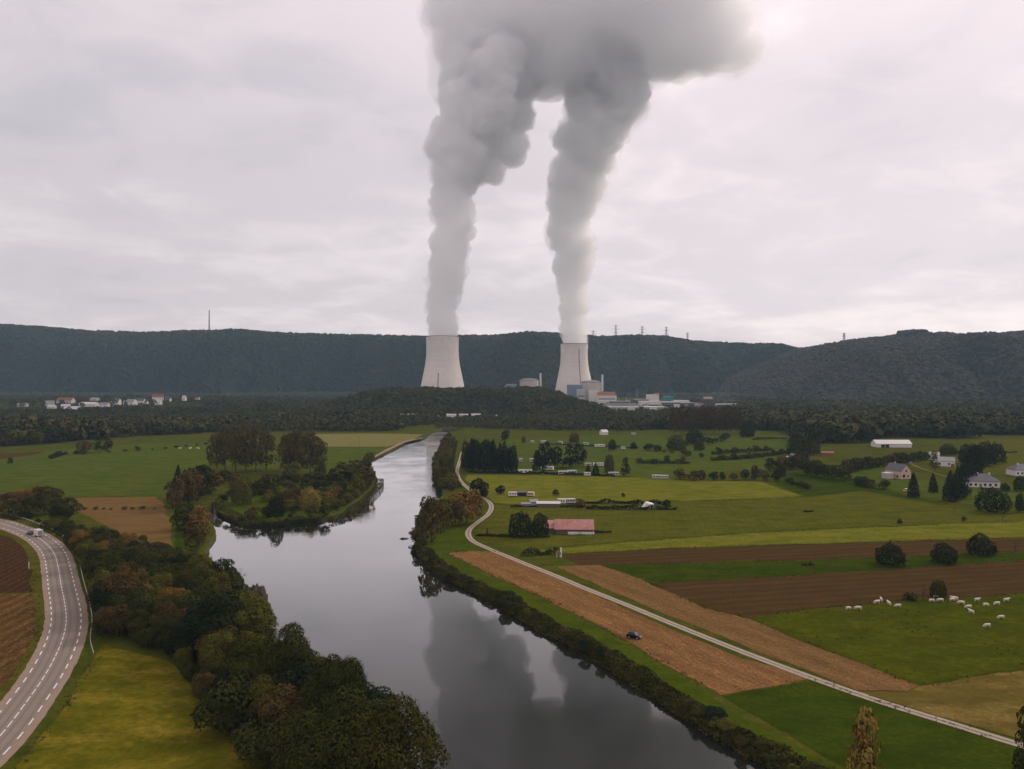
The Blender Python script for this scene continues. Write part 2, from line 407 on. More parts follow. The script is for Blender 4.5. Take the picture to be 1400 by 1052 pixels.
# ------------------------------------------------------------------ fields
Z1, Z2, Z3 = .03, .06, .09
field('meadow', [(-60, 1200), (420, 1200), (372, 1052), (330, 1010), (285, 975), (260, 935), (240, 910), (190, 892), (150, 884), (140, 880), (128, 905), (108, 935), (84, 975), (58, 1005), (18, 1052), (-60, 1150)], G['left'], Z1)
field('ploughed_field', [(-200, 715), (0, 730), (18, 738), (34, 752), (40, 768), (43, 790), (43, 810), (0, 812), (-250, 815)], G['plough_b'], Z1)
field('stubble_field', [(-250, 816), (0, 813), (44, 811), (48, 840), (46, 865), (36, 892), (16, 925), (-4, 950), (-200, 1000)], G['straw'], Z1)
field('verge', [(-200, 706), (0, 722), (16, 727), (34, 735), (48, 746), (58, 758), (63, 775), (66, 800), (69, 830), (69, 852), (58, 885), (44, 910), (28, 934), (4, 962), (-40, 1000), (-40, 975), (-6, 949), (15, 925), (35, 892), (45, 865), (47, 838), (43, 810), (42, 780), (38, 760), (30, 748), (14, 735), (0, 728), (-200, 712)], G['verge'], Z2 - .01)
field('meadow', [(-260, 700), (0, 672), (82, 678), (222, 678), (236, 660), (262, 640), (292, 632), (296, 616), (284, 607), (230, 605), (170, 609), (110, 613), (60, 616), (0, 622), (-260, 640)], G['far'], Z1)
field('stubble_field', [(84, 681), (150, 681), (214, 679), (222, 687), (226, 696), (231, 712), (236, 746), (190, 744), (140, 716), (108, 700)], G['strawfar'], Z1)
field('ploughed_field', [(-200, 634), (0, 621), (62, 617), (50, 622), (0, 628), (-200, 650)], G['plough'], Z2)
field('meadow', [(296, 697), (320, 710), (350, 715), (385, 713), (440, 708), (470, 697), (500, 672), (430, 660), (330, 664), (300, 680)], G['vivid'], Z1)
field('meadow', [(240, 690), (262, 690), (276, 720), (282, 740), (270, 756), (240, 748)], G['dark'], Z1)
field('meadow', [(430, 594), (500, 593), (580, 594), (560, 603), (530, 611), (430, 611)], G['pale'], Z1)
field('meadow', [(300, 613), (530, 611), (508, 626), (500, 640), (450, 648), (350, 640), (292, 632)], G['far'], Z1)
field('mudbank', MUD, sand, Z3, 4, .5)
# right of the river
field('meadow', [(584, 726), (610, 722), (640, 717), (646, 728), (644, 740), (668, 752), (690, 764), (690, 772), (640, 755), (610, 758), (680, 795), (760, 832), (860, 886), (960, 944), (1000, 972), (1150, 1052), (1250, 1130), (1180, 1130), (1110, 1052), (1050, 1022), (985, 984), (930, 950), (870, 912), (800, 872), (740, 840), (690, 812), (650, 792), (612, 775), (590, 755), (580, 738)], G['vivid'], Z1)
field('meadow', [(640, 649), (700, 650), (830, 652), (940, 656), (1040, 659), (1098, 679), (1000, 684), (880, 686), (700, 690), (678, 688), (650, 668), (636, 655)], G['yellow'], Z1)
field('meadow', [(678, 690), (880, 687), (1100, 680), (1180, 672), (1280, 690), (1420, 705), (1700, 735), (1420, 713), (1200, 720), (1030, 728), (840, 742), (720, 753), (690, 745), (652, 732), (650, 724), (668, 708), (676, 698)], G['olive'], Z1)
field('meadow', [(720, 754), (840, 743), (1030, 729), (1200, 721), (1420, 712), (1650, 705), (1650, 725), (1420, 734), (1130, 743), (960, 748), (800, 755), (752, 758)], G['yellow'], Z2)
field('meadow', [(1062, 650), (1110, 642), (1170, 655), (1200, 668), (1250, 680), (1300, 690), (1180, 672), (1100, 679), (1060, 662)], G['dark'], Z2)
field('meadow', [(700, 600), (830, 595), (1000, 596), (1080, 594), (1086, 606), (1060, 620), (1060, 640), (960, 648), (900, 655), (800, 651), (640, 648), (632, 640), (640, 618)], G['far'], Z1 - .01)
field('meadow', [(1330, 601), (1600, 598), (1700, 630), (1500, 650), (1400, 650), (1330, 648), (1290, 640), (1316, 618)], G['olive'], Z1)
field('meadow', [(1080, 640), (1200, 640), (1250, 655), (1400, 664), (1400, 690), (1330, 690), (1210, 668), (1110, 655)], G['far'], Z1 - .01)
field('stubble_field', [(612, 757), (650, 754), (686, 755), (720, 771), (760, 790), (810, 812), (860, 836), (920, 862), (1000, 896), (1060, 914), (1114, 927), (1060, 939), (984, 950), (960, 937), (860, 879), (760, 826), (680, 790)], G['stubble'], Z2)
field('stubble_field', [(762, 775), (820, 773), (850, 783), (900, 803), (960, 830), (1022, 846), (1100, 878), (1180, 908), (1256, 938), (1240, 946), (1168, 944), (1120, 924), (1000, 877), (900, 836), (800, 793)], G['stubble_b'], Z2)
field('ploughed_field', [(760, 758), (960, 749), (1130, 744), (1420, 735), (1650, 728), (1650, 745), (1420, 753), (1130, 765), (960, 770), (880, 772), (790, 773)], G['plough'], Z2)
field('meadow', [(826, 773), (960, 771), (1130, 766), (1420, 754), (1650, 746), (1650, 752), (1420, 766), (1280, 773), (1100, 786), (896, 797), (860, 785)], G['dark'], Z2)
field('ploughed_field', [(886, 798), (1100, 787), (1280, 774), (1420, 767), (1650, 755), (1650, 800), (1420, 811), (1250, 820), (1100, 833), (1022, 845), (962, 829)], G['plough'], Z2)
field('meadow', [(1024, 846), (1100, 834), (1250, 821), (1420, 812), (1650, 801), (1650, 880), (1420, 914), (1340, 924), (1256, 937), (1180, 907), (1100, 877)], G['pasture'], Z2)
field('meadow', [(1258, 939), (1340, 925), (1420, 915), (1650, 882), (1800, 1100), (1420, 1020), (1300, 984), (1200, 954), (1170, 946), (1240, 947)], G['drygrass'], Z2)
field('meadow', [(986, 952), (1060, 941), (1116, 929), (1200, 960), (1300, 992), (1420, 1030), (1700, 1110), (1500, 1250), (1280, 1130), (1160, 1052), (1060, 995)], G['dark'], Z2)

# ------------------------------------------------------------------ road
n = N('asphalt'); a1 = n.noise(3.5, 4, .65, scale=(1, 1, 1)); a2 = n.noise(.18, 2, .6); a3 = n.noise(14, 3)
ac = n.mix(n.ramp(a1, [(.35, (0, 0, 0)), (.7, (1, 1, 1))]), (.185, .150, .122), (.225, .188, .155)); ac = n.mix(n.math('MULTIPLY', a2, .4), ac, (.14, .115, .095)); ac = n.mix(n.ramp(a3, [(.45, (0, 0, 0)), (.6, (.35, .35, .35))]), ac, (.16, .13, .108))
ASPH = n.finish(ac, .85, .25, bump=a2, bdist=.01)
n = N('shoulder'); a1 = n.noise(1.8, 4, .7); a2 = n.noise(.15, 2)
SHOU = n.finish(n.mix(n.math('MULTIPLY', a2, .5), n.mix(n.ramp(a1, [(.35, (0, 0, 0)), (.7, (1, 1, 1))]), (.23, .165, .12), (.28, .21, .16)), (.16, .13, .12)), .95, .1)
n = N('road_paint'); a1 = n.noise(.5, 4, .7)
PAINT = n.finish(n.mix(n.ramp(a1, [(.55, (0, 0, 0)), (.75, (.8, .8, .8))]), (.62, .61, .59), (.34, .32, .31)), .7, .3)
redge = [(-330, 688), (-180, 694), (-80, 701), (0, 709.5), (30, 717), (52, 724.5), (72, 733), (88, 745), (98, 758), (104, 775), (110, 798), (117, 822), (121, 843), (119.5, 866), (110, 896), (96, 925), (78, 954), (55, 989), (33, 1017), (2, 1050), (-50, 1100), (-140, 1180)]
REDGE = catmull([at(*p) for p in redge], 1.0)
# smooth the line a little
for _ in range(25): REDGE = [REDGE[0]] + [(REDGE[i - 1] + REDGE[i] * 2 + REDGE[i + 1]) / 4 for i in range(1, len(REDGE) - 1)] + [REDGE[-1]]
RN = []
for i in range(len(REDGE)):
    t = (REDGE[min(i + 2, len(REDGE) - 1)] - REDGE[max(i - 2, 0)]).normalized(); RN.append(Vector((t.y, -t.x, 0)))
def roff(i, o, z): p = REDGE[i] + RN[i] * o; return (p.x, p.y, z)
def strip(name, o0, o1, z, mat, wob=0):
    m = MB(); vs = []; k = len(REDGE)
    for i in range(k):
        w0 = wob * noise.noise(REDGE[i] * .35); w1 = wob * noise.noise(REDGE[i] * .35 + Vector((7, 7, 0)))
        vs += [roff(i, o0 + (w0 if o0 < 1 else 0), z), roff(i, o1 + (w1 if o1 > 9 else 0), z)]
    m.add(vs, [(2 * i, 2 * i + 1, 2 * i + 3, 2 * i + 2) for i in range(k - 1)])
    return tag(m.build(name, mat), kind='structure')
strip('road_shoulder', 0, 10.4, .10, SHOU, .25)
strip('road', 1.45, 9.1, .13, ASPH)
WEAR = plain('asphalt_wear', (.160, .132, .108), .8, .25, .15, 2.5)
for o in (2.55, 4.3, 6.3, 7.9): strip('road_wear', o - .28, o + .28, .133, WEAR)
mk = MB()
def dashes(o, wd, L, gap, z=.136):
    i = 3
    while i + L < len(REDGE):
        for k in range(int(L)):
            a, b = i + k, i + k + 1
            mk.add([roff(a, o - wd / 2, z), roff(a, o + wd / 2, z), roff(b, o + wd / 2, z), roff(b, o - wd / 2, z)], [(0, 1, 2, 3)])
        i += int(L + gap)
dashes(1.75, .26, 3, 3); dashes(8.8, .26, 3, 3); dashes(5.3, .2, 3, 1)
tag(mk.build('road_markings', PAINT), kind='structure')

# ------------------------------------------------------------------ farm track: two concrete strips with grass between
CONC = plain('track_concrete', (.34, .285, .235), .9, .1, .22, 2.0)
tr = [(632, 618), (628, 632), (625, 645), (629, 657), (640, 668), (656, 679), (668, 686), (672, 694), (667, 704), (654, 714), (643, 723), (640, 731), (646, 740), (662, 748), (700, 764), (760, 788), (800, 805), (860, 829), (920, 854), (1000, 886), (1060, 909), (1120, 931), (1200, 959), (1300, 990), (1390, 1018), (1500, 1050), (1700, 1105)]
TRK = catmull([at(*p) for p in tr], 1.5)
for _ in range(4): TRK = [TRK[0]] + [(TRK[i - 1] + TRK[i] * 2 + TRK[i + 1]) / 4 for i in range(1, len(TRK) - 1)] + [TRK[-1]]
vs = []
for i, p in enumerate(TRK):
    t = (TRK[min(i + 1, len(TRK) - 1)] - TRK[max(i - 1, 0)]).normalized(); nn = Vector((t.y, -t.x, 0))
    for o in (-1.25, -.22, .22, 1.25): q = p + nn * (o + .1 * noise.noise(p * .6 + Vector((o, 0, 0)))); vs.append((q.x, q.y, .105))
k = len(TRK); m = MB(); m.add(vs, [(4 * i + a, 4 * i + a + 1, 4 * i + a + 5, 4 * i + a + 4) for i in range(k - 1) for a in (0, 2)])
tag(m.build('farm_track', CONC), kind='structure')
m = MB(); m.add([(x, y, .11) for x, y, z in vs], [(4 * i + 1, 4 * i + 2, 4 * i + 6, 4 * i + 5) for i in range(k - 1)])
tag(m.build('track_grass', soil_mat('track_middle', (.20, .165, .10), (.13, .125, .06), 0, 0, .6)), kind='structure')
m = MB(); 
for (px, py) in ():
    pass
# ------------------------------------------------------------------ foliage
GREEN = [(.022, .030, .012), (.036, .042, .015), (.052, .050, .018), (.030, .040, .016), (.062, .050, .022)]
FOL = dict(
    wood=foliage_mat('leaves_wood', [(0.0267, 0.0333, 0.0072), (0.0452, 0.0492, 0.0100), (0.0351, 0.0412, 0.0086), (0.0636, 0.0524, 0.0113), (0.0419, 0.0476, 0.0092), (0.0720, 0.0524, 0.0126)]),
    green=foliage_mat('leaves_green', [(0.0136, 0.0211, 0.0084), (0.0186, 0.0277, 0.0102), (0.0236, 0.0330, 0.0108)]),
    olive=foliage_mat('leaves_olive', [(0.0735, 0.0749, 0.0130), (0.0998, 0.0932, 0.0158), (0.0861, 0.0790, 0.0144)]),
    brown=foliage_mat('leaves_brown', [(0.0668, 0.0486, 0.0157), (0.0871, 0.0576, 0.0186), (0.0587, 0.0450, 0.0157)]),
    orange=foliage_mat('leaves_orange', [(0.1437, 0.0858, 0.0200), (0.1725, 0.0990, 0.0220), (0.1265, 0.0792, 0.0200)]),
    gold=foliage_mat('leaves_gold', [(.22, .15, .030), (.19, .13, .030), (.20, .15, .04)]),
    conifer=foliage_mat('needles', [(0.0096, 0.0176, 0.0098), (0.0128, 0.0224, 0.0112), (0.0176, 0.0256, 0.0112)]),
    poplar=foliage_mat('leaves_poplar', [(0.0720, 0.0592, 0.0177), (0.0864, 0.0646, 0.0205), (0.0672, 0.0609, 0.0191)]),
    mid=foliage_mat('leaves_mid', [(0.0253, 0.0347, 0.0109), (0.0475, 0.0496, 0.0136), (0.0332, 0.0430, 0.0123), (0.0752, 0.0578, 0.0177), (0.0253, 0.0347, 0.0109), (0.0594, 0.0545, 0.0150)]),
    bank=foliage_mat('leaves_bank', [(0.0316, 0.0406, 0.0092), (0.0540, 0.0558, 0.0132), (0.0406, 0.0468, 0.0119), (0.0674, 0.0594, 0.0172)]),
    far=foliage_mat('leaves_far', [(0.0217, 0.0340, 0.0145), (0.0514, 0.0638, 0.0199), (0.0335, 0.0467, 0.0182), (0.0969, 0.0809, 0.0272), (0.0296, 0.0447, 0.0182), (0.0791, 0.0786, 0.0235)], attr=True),
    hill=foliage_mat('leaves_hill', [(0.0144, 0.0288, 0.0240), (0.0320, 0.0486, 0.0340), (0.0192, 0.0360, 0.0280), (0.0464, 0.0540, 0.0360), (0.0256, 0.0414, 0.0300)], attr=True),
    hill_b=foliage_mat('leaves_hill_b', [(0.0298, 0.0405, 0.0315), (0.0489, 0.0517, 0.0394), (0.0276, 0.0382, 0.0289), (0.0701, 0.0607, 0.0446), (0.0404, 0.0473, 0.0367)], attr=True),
)
BARK = plain('bark', (.085, .068, .052), .9, .1, .35, .2)

def unit(v): return v / np.linalg.norm(v, axis=-1, keepdims=True)
def leaf_quads(P, Nn, size, rng, aspect=.62):
    """A bent four-cornered leaf cluster at each point, facing roughly along its normal."""
    k = len(P); r = unit(rng.normal(size=(k, 3))); a = unit(np.cross(Nn, r)); b = np.cross(Nn, a)
    s = (size * (.65 + .8 * rng.random(k)))[:, None]
    V = np.stack([P - a * s * .5, P - b * s * aspect * .5 + Nn * s * .12, P + a * s * .5, P + b * s * aspect * .5 + Nn * s * .12], 1).reshape(-1, 3)
    i = np.arange(k)[:, None] * 4
    return V, np.concatenate([i, i + 1, i + 2, i + 3], 1)
def lobes_crown(rng, n_lobes, n_leaves, leaf, lobe_r=(.14, .24), shape='round', spray=.22):
    """Leaf clusters on the shells of many overlapping lobes: an uneven outline with gaps between."""
    C = []; R = []
    for i in range(n_lobes):
        d = unit(rng.normal(size=3)); q = rng.random() ** .4
        r = lobe_r[0] + (lobe_r[1] - lobe_r[0]) * rng.random()
        if shape == 'round':
            c = np.array([d[0] * .34 * q, d[1] * .34 * q, .58 + d[2] * .30 * q])
            if c[2] < .45: c[:2] *= .85
        elif shape == 'shrub':
            c = np.array([d[0] * .36 * q, d[1] * .36 * q, .16 + abs(d[2]) * .58 * q])
        elif shape == 'poplar':
            z = .22 + .66 * rng.random(); w = .34 * math.sin(math.pi * min(1, (z + .25) / 1.3)) ** .6
            c = np.array([d[0] * w, d[1] * w, z])
        elif shape == 'cone':
            z = .08 + .84 * rng.random() ** 1.2; w = .42 * (1 - z) + .02; u = unit(np.array([d[0], d[1], 0.0]))
            c = np.array([u[0] * w, u[1] * w, z]); r *= (.35 + .75 * (1 - z))
        else:
            z = .1 + .8 * rng.random(); w = .3 * math.sin(math.pi * min(1, z + .12)) ** .5; c = np.array([d[0] * w, d[1] * w, z])
        C.append(c); R.append(r)
    C = np.array(C); R = np.array(R)
    if shape == 'round' or shape == 'shrub': pass
    w = R ** 2; idx = rng.choice(n_lobes, size=int(n_leaves * 1.7), p=w / w.sum())
    d = unit(rng.normal(size=(len(idx), 3))); d[:, 2] = np.abs(d[:, 2]) * np.where(rng.random(len(idx)) < .8, 1, -1)
    P = C[idx] + d * (R[idx] * (.72 + .28 * rng.random(len(idx)) ** .5 + spray * (rng.random(len(idx)) ** 6)))[:, None] * np.array([1, 1, .85])
    dist = np.linalg.norm(P[:, None, :] - C[None], axis=2) / R[None]
    keep = (dist < .66).sum(1) == 0
    P, d = P[keep][:n_leaves], d[keep][:n_leaves]
    Nn = unit(d + rng.normal(size=d.shape) * .36 + np.array([0, 0, .25]))
    V, Q = leaf_quads(P, Nn, leaf, rng)
    lo, hi = V.min(0), V.max(0)
    V[:, 0] = (V[:, 0] - (lo[0] + hi[0]) / 2) / (hi[0] - lo[0]); V[:, 1] = (V[:, 1] - (lo[1] + hi[1]) / 2) / (hi[1] - lo[1])
    base = {'round': .03, 'shrub': .0, 'poplar': .10, 'cone': .05, 'col': .04}[shape]
    V[:, 2] = base + (V[:, 2] - lo[2]) / (hi[2] - lo[2]) * (1 - base)
    return V, Q
def trunk_mb(rng, h=.6, r=.028, limbs=6, spread=.28, top=.95):
    m = MB(); lean = rng.normal(size=2) * .03
    m.tube([(0, 0, -.03), (lean[0] * .4, lean[1] * .4, h * .35), (lean[0], lean[1], h)], [r * 1.25, r * .8, r * .45], 7)
    for i in range(limbs):
        z = h * (.35 + .6 * rng.random()); a = 2 * math.pi * (i + rng.random() * .6) / limbs; L = spread * (.7 + .5 * rng.random())
        p0 = (lean[0] * z / h, lean[1] * z / h, z); p1 = (p0[0] + math.cos(a) * L * .5, p0[1] + math.sin(a) * L * .5, z + L * .35); p2 = (p0[0] + math.cos(a) * L, p0[1] + math.sin(a) * L, min(top, z + L * 1.0))
        m.tube([p0, p1, p2], [r * .5, r * .32, r * .12], 5)
    return m
def bare_mb(rng, r=.03):
    m = MB()
    def grow(p, d, L, rad, lev):
        q = p + d * L; m.tube([p, p.lerp(q, .5) + Vector(rng.normal(size=3)) * L * .05, q], [rad, rad * .8, rad * .55], 5 if lev < 2 else 3, cap=False)
        if lev == 4: return
        for i in range(3 if lev else 4):
            nd = (d + Vector(rng.normal(size=3)) * .55 + Vector((0, 0, .12))).normalized(); grow(p.lerp(q, .55 + .45 * rng.random()), nd, L * (.58 + .2 * rng.random()), rad * .5, lev + 1)
    grow(Vector((0, 0, -.02)), Vector((0, 0, 1)), .38, r, 0)
    return m
def shell_crown(rng, n, leaf, kind):
    """A full crown: leaf clusters over a lumpy dome or a tiered cone, down to the ground."""
    sv = Vector(rng.normal(size=3) * 20)
    P = []; D = []
    while len(P) < n:
        if kind == 'dome':
            d = unit(rng.normal(size=3)); 
            if d[2] < -.55: continue
            q = 1 + .26 * noise.noise(Vector(d) * 1.7 + sv) + .20 * noise.noise(Vector(d) * 4.2 + sv) + .10 * noise.noise(Vector(d) * 9 + sv)
            q *= .90 + .10 * rng.random(); P.append((d[0] * .5 * q, d[1] * .5 * q, .5 + d[2] * .5 * q)); D.append(d)
        else:
            z = 1 - rng.random() ** .6; a = rng.uniform(0, 6.28); u = (math.cos(a), math.sin(a))
            r = .5 * (1 - z ** 1.7) ** .85 * (.72 + .28 * ((z * 9 + noise.noise(Vector((u[0], u[1], z * 3)) + sv)) % 1)) * (1 + .3 * noise.noise(Vector((u[0] * 1.5, u[1] * 1.5, z * 5)) + sv)) * (.85 + .15 * rng.random())
            P.append((u[0] * r, u[1] * r, .03 + z * .97)); D.append((u[0], u[1], .45))
    P = np.array(P); D = unit(np.array(D)); V, Q = leaf_quads(P, unit(D + rng.normal(size=D.shape) * .38 + np.array([0, 0, .2])), leaf, rng)
    lo, hi = V.min(0), V.max(0); V[:, 2] = (V[:, 2] - lo[2]) / (hi[2] - lo[2]); V[:, :2] = (V[:, :2] - (lo[:2] + hi[:2]) / 2) / (hi[:2] - lo[:2])
    return V, Q
CR = {}; TK = {}
def variants(key, n, seed, *a, **k):
    CR[key] = []
    for i in range(n):
        V, Q = lobes_crown(np.random.default_rng(seed + i), *a, **k); CR[key].append((V, Q))
variants('near', 6, 100, 34, 8500, .034, (.12, .21), 'round')
variants('giant', 3, 130, 46, 17000, .024, (.10, .18), 'round')
variants('near_shrub', 5, 150, 24, 4200, .056, (.15, .26), 'shrub')
variants('round', 6, 200, 22, 1100, .085, (.14, .24), 'round')
variants('dome', 5, 230, 20, 2600, .06, (.17, .27), 'shrub')
variants('shrub', 5, 250, 15, 480, .13, (.16, .27), 'shrub')
variants('poplar', 4, 300, 46, 2400, .050, (.09, .15), 'poplar')
variants('conifer', 4, 350, 60, 1300, .065, (.10, .17), 'cone')
variants('column', 3, 380, 26, 700, .085, (.12, .19), 'col')
variants('small', 5, 400, 14, 170, .17, (.17, .26), 'round')
variants('smallcone', 3, 420, 26, 150, .15, (.13, .2), 'cone')
CR['dome'] = [shell_crown(np.random.default_rng(230 + i), 3000, .055, 'dome') for i in range(6)]
CR['conifer'] = [shell_crown(np.random.default_rng(350 + i), 2200, .06, 'cone') for i in range(4)]
CR['smallcone'] = [shell_crown(np.random.default_rng(420 + i), 420, .12, 'cone') for i in range(3)]
ME = {}                                                    # crown and trunk meshes, shared by the copies
for k, vs_ in CR.items():
    ME[k] = [mesh_np('crown', V, Q) for V, Q in vs_]
    for me in ME[k]: me.materials.append(FOL['wood'])
TRUNK = [trunk_mb(np.random.default_rng(500 + i)).mesh('trunk', [BARK]) for i in range(4)]
TRUNK_TALL = [trunk_mb(np.random.default_rng(520 + i), .8, .018, 8, .16).mesh('trunk', [BARK]) for i in range(3)]
TRUNK_SHRUB = [trunk_mb(np.random.default_rng(540 + i), .3, .022, 7, .3, .8).mesh('trunk', [BARK]) for i in range(3)]
BARE = [bare_mb(np.random.default_rng(560 + i)).mesh('branches', [BARK]) for i in range(2)]

def obj_mat(o, m):
    o.material_slots[0].link = 'OBJECT'; o.material_slots[0].material = m
KIND = dict(near=('broadleaf_tree', 'tree', TRUNK), dome=('broadleaf_tree', 'tree', TRUNK), giant=('broadleaf_tree', 'tree', TRUNK), near_shrub=('shrub', 'shrub', TRUNK_SHRUB), round=('broadleaf_tree', 'tree', TRUNK), shrub=('shrub', 'shrub', TRUNK_SHRUB),
            poplar=('poplar_tree', 'tree', TRUNK_TALL), conifer=('conifer_tree', 'tree', TRUNK_TALL), column=('columnar_tree', 'tree', TRUNK_TALL), small=('broadleaf_tree', 'tree', TRUNK), smallcone=('conifer_tree', 'tree', TRUNK_TALL))
PR = random.Random(3)
NT = [0]
def plant(kind, x, y, h, w, mat, label, group=None, z=0.0, v=None, w2=None, name=None):
    """One tree or shrub: an Empty at its foot, a trunk and a crown."""
    nm, cat, tks = KIND[kind]; nm = name or nm
    t = thing(nm, label, cat, (x, y, z), PR.uniform(0, 6.28), group)
    t.scale = (w, w2 or w * PR.uniform(.9, 1.1), h)
    c = link(bpy.data.objects.new('crown', ME[kind][PR.randrange(len(ME[kind])) if v is None else v]), t); obj_mat(c, FOL[mat])
    tk = link(bpy.data.objects.new('trunk', PR.choice(tks)), t); s = h / max(w, .1); s = min(2.2, max(.8, s)); tk.scale = (s * .62, s * .62, 1)
    NT[0] += 1
    return t
def tree(kind, px, base, top, wpx, mat, label, group=None, v=None):
    p = at(px, base); d = p.y
    return plant(kind, p.x, p.y, (base - top) * d / F, wpx * d / F, mat, label, group, v=v)
def treeline(kind, px, spacing, hr, wr, mats, label, group, jit=1.2, z=0.0, name=None):
    P = catmull([at(*q) for q in px], spacing)
    for p in P:
        h = PR.uniform(*hr)
        plant(kind, p.x + PR.uniform(-jit, jit), p.y + PR.uniform(-jit, jit), h, h * PR.uniform(*wr), PR.choice(mats), label, group, z, name=name)

def instances(name, key, P, size, mat, label, cat, rng, parent_kind='stuff', frac=1.0, width=1.0):
    """A wood that reads as one mass: every tree of it in ONE stuff object."""
    vs_ = CR[key] if isinstance(key, str) else key
    AV = []; AF = []; AT = []; b = 0
    which = rng.integers(0, len(vs_), len(P))
    for k, (V, Q) in enumerate(vs_):
        S = np.nonzero(which == k)[0]
        if not len(S): continue
        V0 = V
        ang = rng.random(len(S)) * 6.28; c, s = np.cos(ang), np.sin(ang); hs = size[S]; ws = hs * (.65 + .4 * rng.random(len(S))) * width
        X = V0[None, :, 0] * ws[:, None]; Y = V0[None, :, 1] * ws[:, None]; Z = V0[None, :, 2] * hs[:, None]
        out = np.stack([X * c[:, None] - Y * s[:, None] + P[S, 0:1], X * s[:, None] + Y * c[:, None] + P[S, 1:2], Z + P[S, 2:3]], 2)
        nv = V0.shape[0]
        AV.append(out.reshape(-1, 3)); AF.append((Q[None] + (np.arange(len(S)) * nv)[:, None, None]).reshape(-1, Q.shape[1]) + b); AT.append(np.repeat(rng.random(len(S)), nv)); b += nv * len(S)
    me = mesh_np(name, np.concatenate(AV), np.concatenate(AF))
    at_ = me.attributes.new('tint', 'FLOAT', 'POINT'); at_.data.foreach_set('value', np.concatenate(AT).astype(np.float32))
    o = mobj(name, me, mats=[FOL[mat]])
    return tag(o, label, cat, kind='stuff')

# small crowns for far woods: a dented dome with a ragged rim
def dome(rng, seg=7, rings=3, spike=.0):
    V = [(0, 0, 1.0)]; Fq = []
    for r in range(1, rings + 1):
        a = r / rings * 1.75
        for k in range(seg):
            t = 2 * math.pi * (k + .5 * (r % 2)) / seg; q = 1 + .28 * rng.normal()
            V.append((.5 * math.sin(a) * math.cos(t) * q, .5 * math.sin(a) * math.sin(t) * q, .42 + .55 * math.cos(a) * (1 + .15 * rng.normal())))
    tri = []
    for k in range(seg): tri.append((0, 1 + k, 1 + (k + 1) % seg))
    for r in range(rings - 1):
        for k in range(seg):
            a, b, c, d = 1 + r * seg + k, 1 + r * seg + (k + 1) % seg, 1 + (r + 1) * seg + (k + 1) % seg, 1 + (r + 1) * seg + k
            tri += [(a, d, c), (a, c, b)]
    V = np.array(V); V[:, 2] -= V[:, 2].min() * .6
    return V, np.array(tri)
DOMES = [dome(np.random.default_rng(600 + i)) for i in range(8)]
def sparse(n, seed, leaves, leaf, lobes):
    return [lobes_crown(np.random.default_rng(seed + i), lobes, leaves, leaf, (.18, .28), 'round') for i in range(n)]
MIDW = sparse(7, 700, 75, .27, 10)

# ------------------------------------------------------------------ hills
def interp(px, pts):
    return np.interp(px, [p[0] for p in pts], [p[1] for p in pts])
def fbm(x, y, s, o=0.0, oct_=4):
    r = np.zeros_like(x); a = 1.0
    for k in range(oct_):
        r += a * np.array([noise.noise(Vector((xx / s + o, yy / s - o, o * .37))) for xx, yy in zip(x.ravel(), y.ravel())]).reshape(x.shape); a *= .5; s *= .5
    return r
HILLM = soil_mat('hill_ground', (.030, .040, .026), (.024, .034, .022), 0, 0, .4)
class Hill:
    def __init__(s, name, crest, dcrest, dfoot, x0, x1, step, seed, spur, top_h, back=900, spa=330):
        nx = int((x1 - x0) / step); xs = np.linspace(x0, x1, nx); vs_ = np.linspace(-.08, 1.6, 56)
        s.xs = xs; s.vs = vs_
        px = CX + xs * F / dcrest
        zc = np.array([zat(y, dcrest) for y in interp(px, crest)]) - top_h
        X, Vv = np.meshgrid(xs, vs_)
        sp = fbm(X, np.zeros_like(X), spur, seed)           # spurs and side valleys
        foot = dfoot + sp * spa; cr = dcrest + fbm(X, np.zeros_like(X), spur * 1.3, seed + 5) * 45
        Y = foot + (cr - foot) * np.minimum(Vv, 1) + np.maximum(Vv - 1, 0) * back
        t = np.clip(Vv, 0, 1); prof = t ** .85 * (1.9 - .9 * t); prof = np.minimum(prof, 1.0)
        det = fbm(X, Y, 260, seed + 9, 3) * 62 * np.sin(np.pi * np.clip(t, 0, 1)) * (1 - t) 
        zz = np.maximum(zc[None], 4) * prof + det - np.maximum(Vv - 1, 0) * 30
        zz = np.where(Vv < 0, -6.0 + zz * 0, zz)
        s.X, s.Y, s.Z = X, Y, zz; s.dc = dcrest
        V = np.stack([X, Y, zz], 2).reshape(-1, 3); r, c = X.shape
        i = np.arange(r - 1)[:, None] * c + np.arange(c - 1)[None]; Q = np.stack([i, i + 1, i + c + 1, i + c], 2).reshape(-1, 4)
        tag(mobj(name, mesh_np(name, V, Q, True), mats=[HILLM]), kind='structure')
    def points(s, n, rng):
        r, c = s.X.shape; i = rng.random(n) * (r - 1.001); j = rng.random(n) * (c - 1.001)
        a = np.floor(i).astype(int); b = np.floor(j).astype(int); u = (i - a); v = (j - b)
        def g(A): return (A[a, b] * (1 - u) * (1 - v) + A[a + 1, b] * u * (1 - v) + A[a, b + 1] * (1 - u) * v + A[a + 1, b + 1] * u * v)
        return np.stack([g(s.X), g(s.Y), g(s.Z)], 1)
crest1 = [(-700, 438), (-200, 439), (0, 443), (60, 446), (120, 451), (200, 454), (260, 451), (330, 451), (400, 455), (500, 457), (580, 459), (640, 457), (760, 457), (806, 459), (830, 461), (870, 459), (910, 461), (960, 466), (1020, 471), (1100, 476), (1180, 482), (1300, 488), (1500, 492), (2000, 492)]
h1 = Hill('hills', crest1, 3180, 2830, -3100, 3100, 28, 3.3, 460, 11, spa=470)
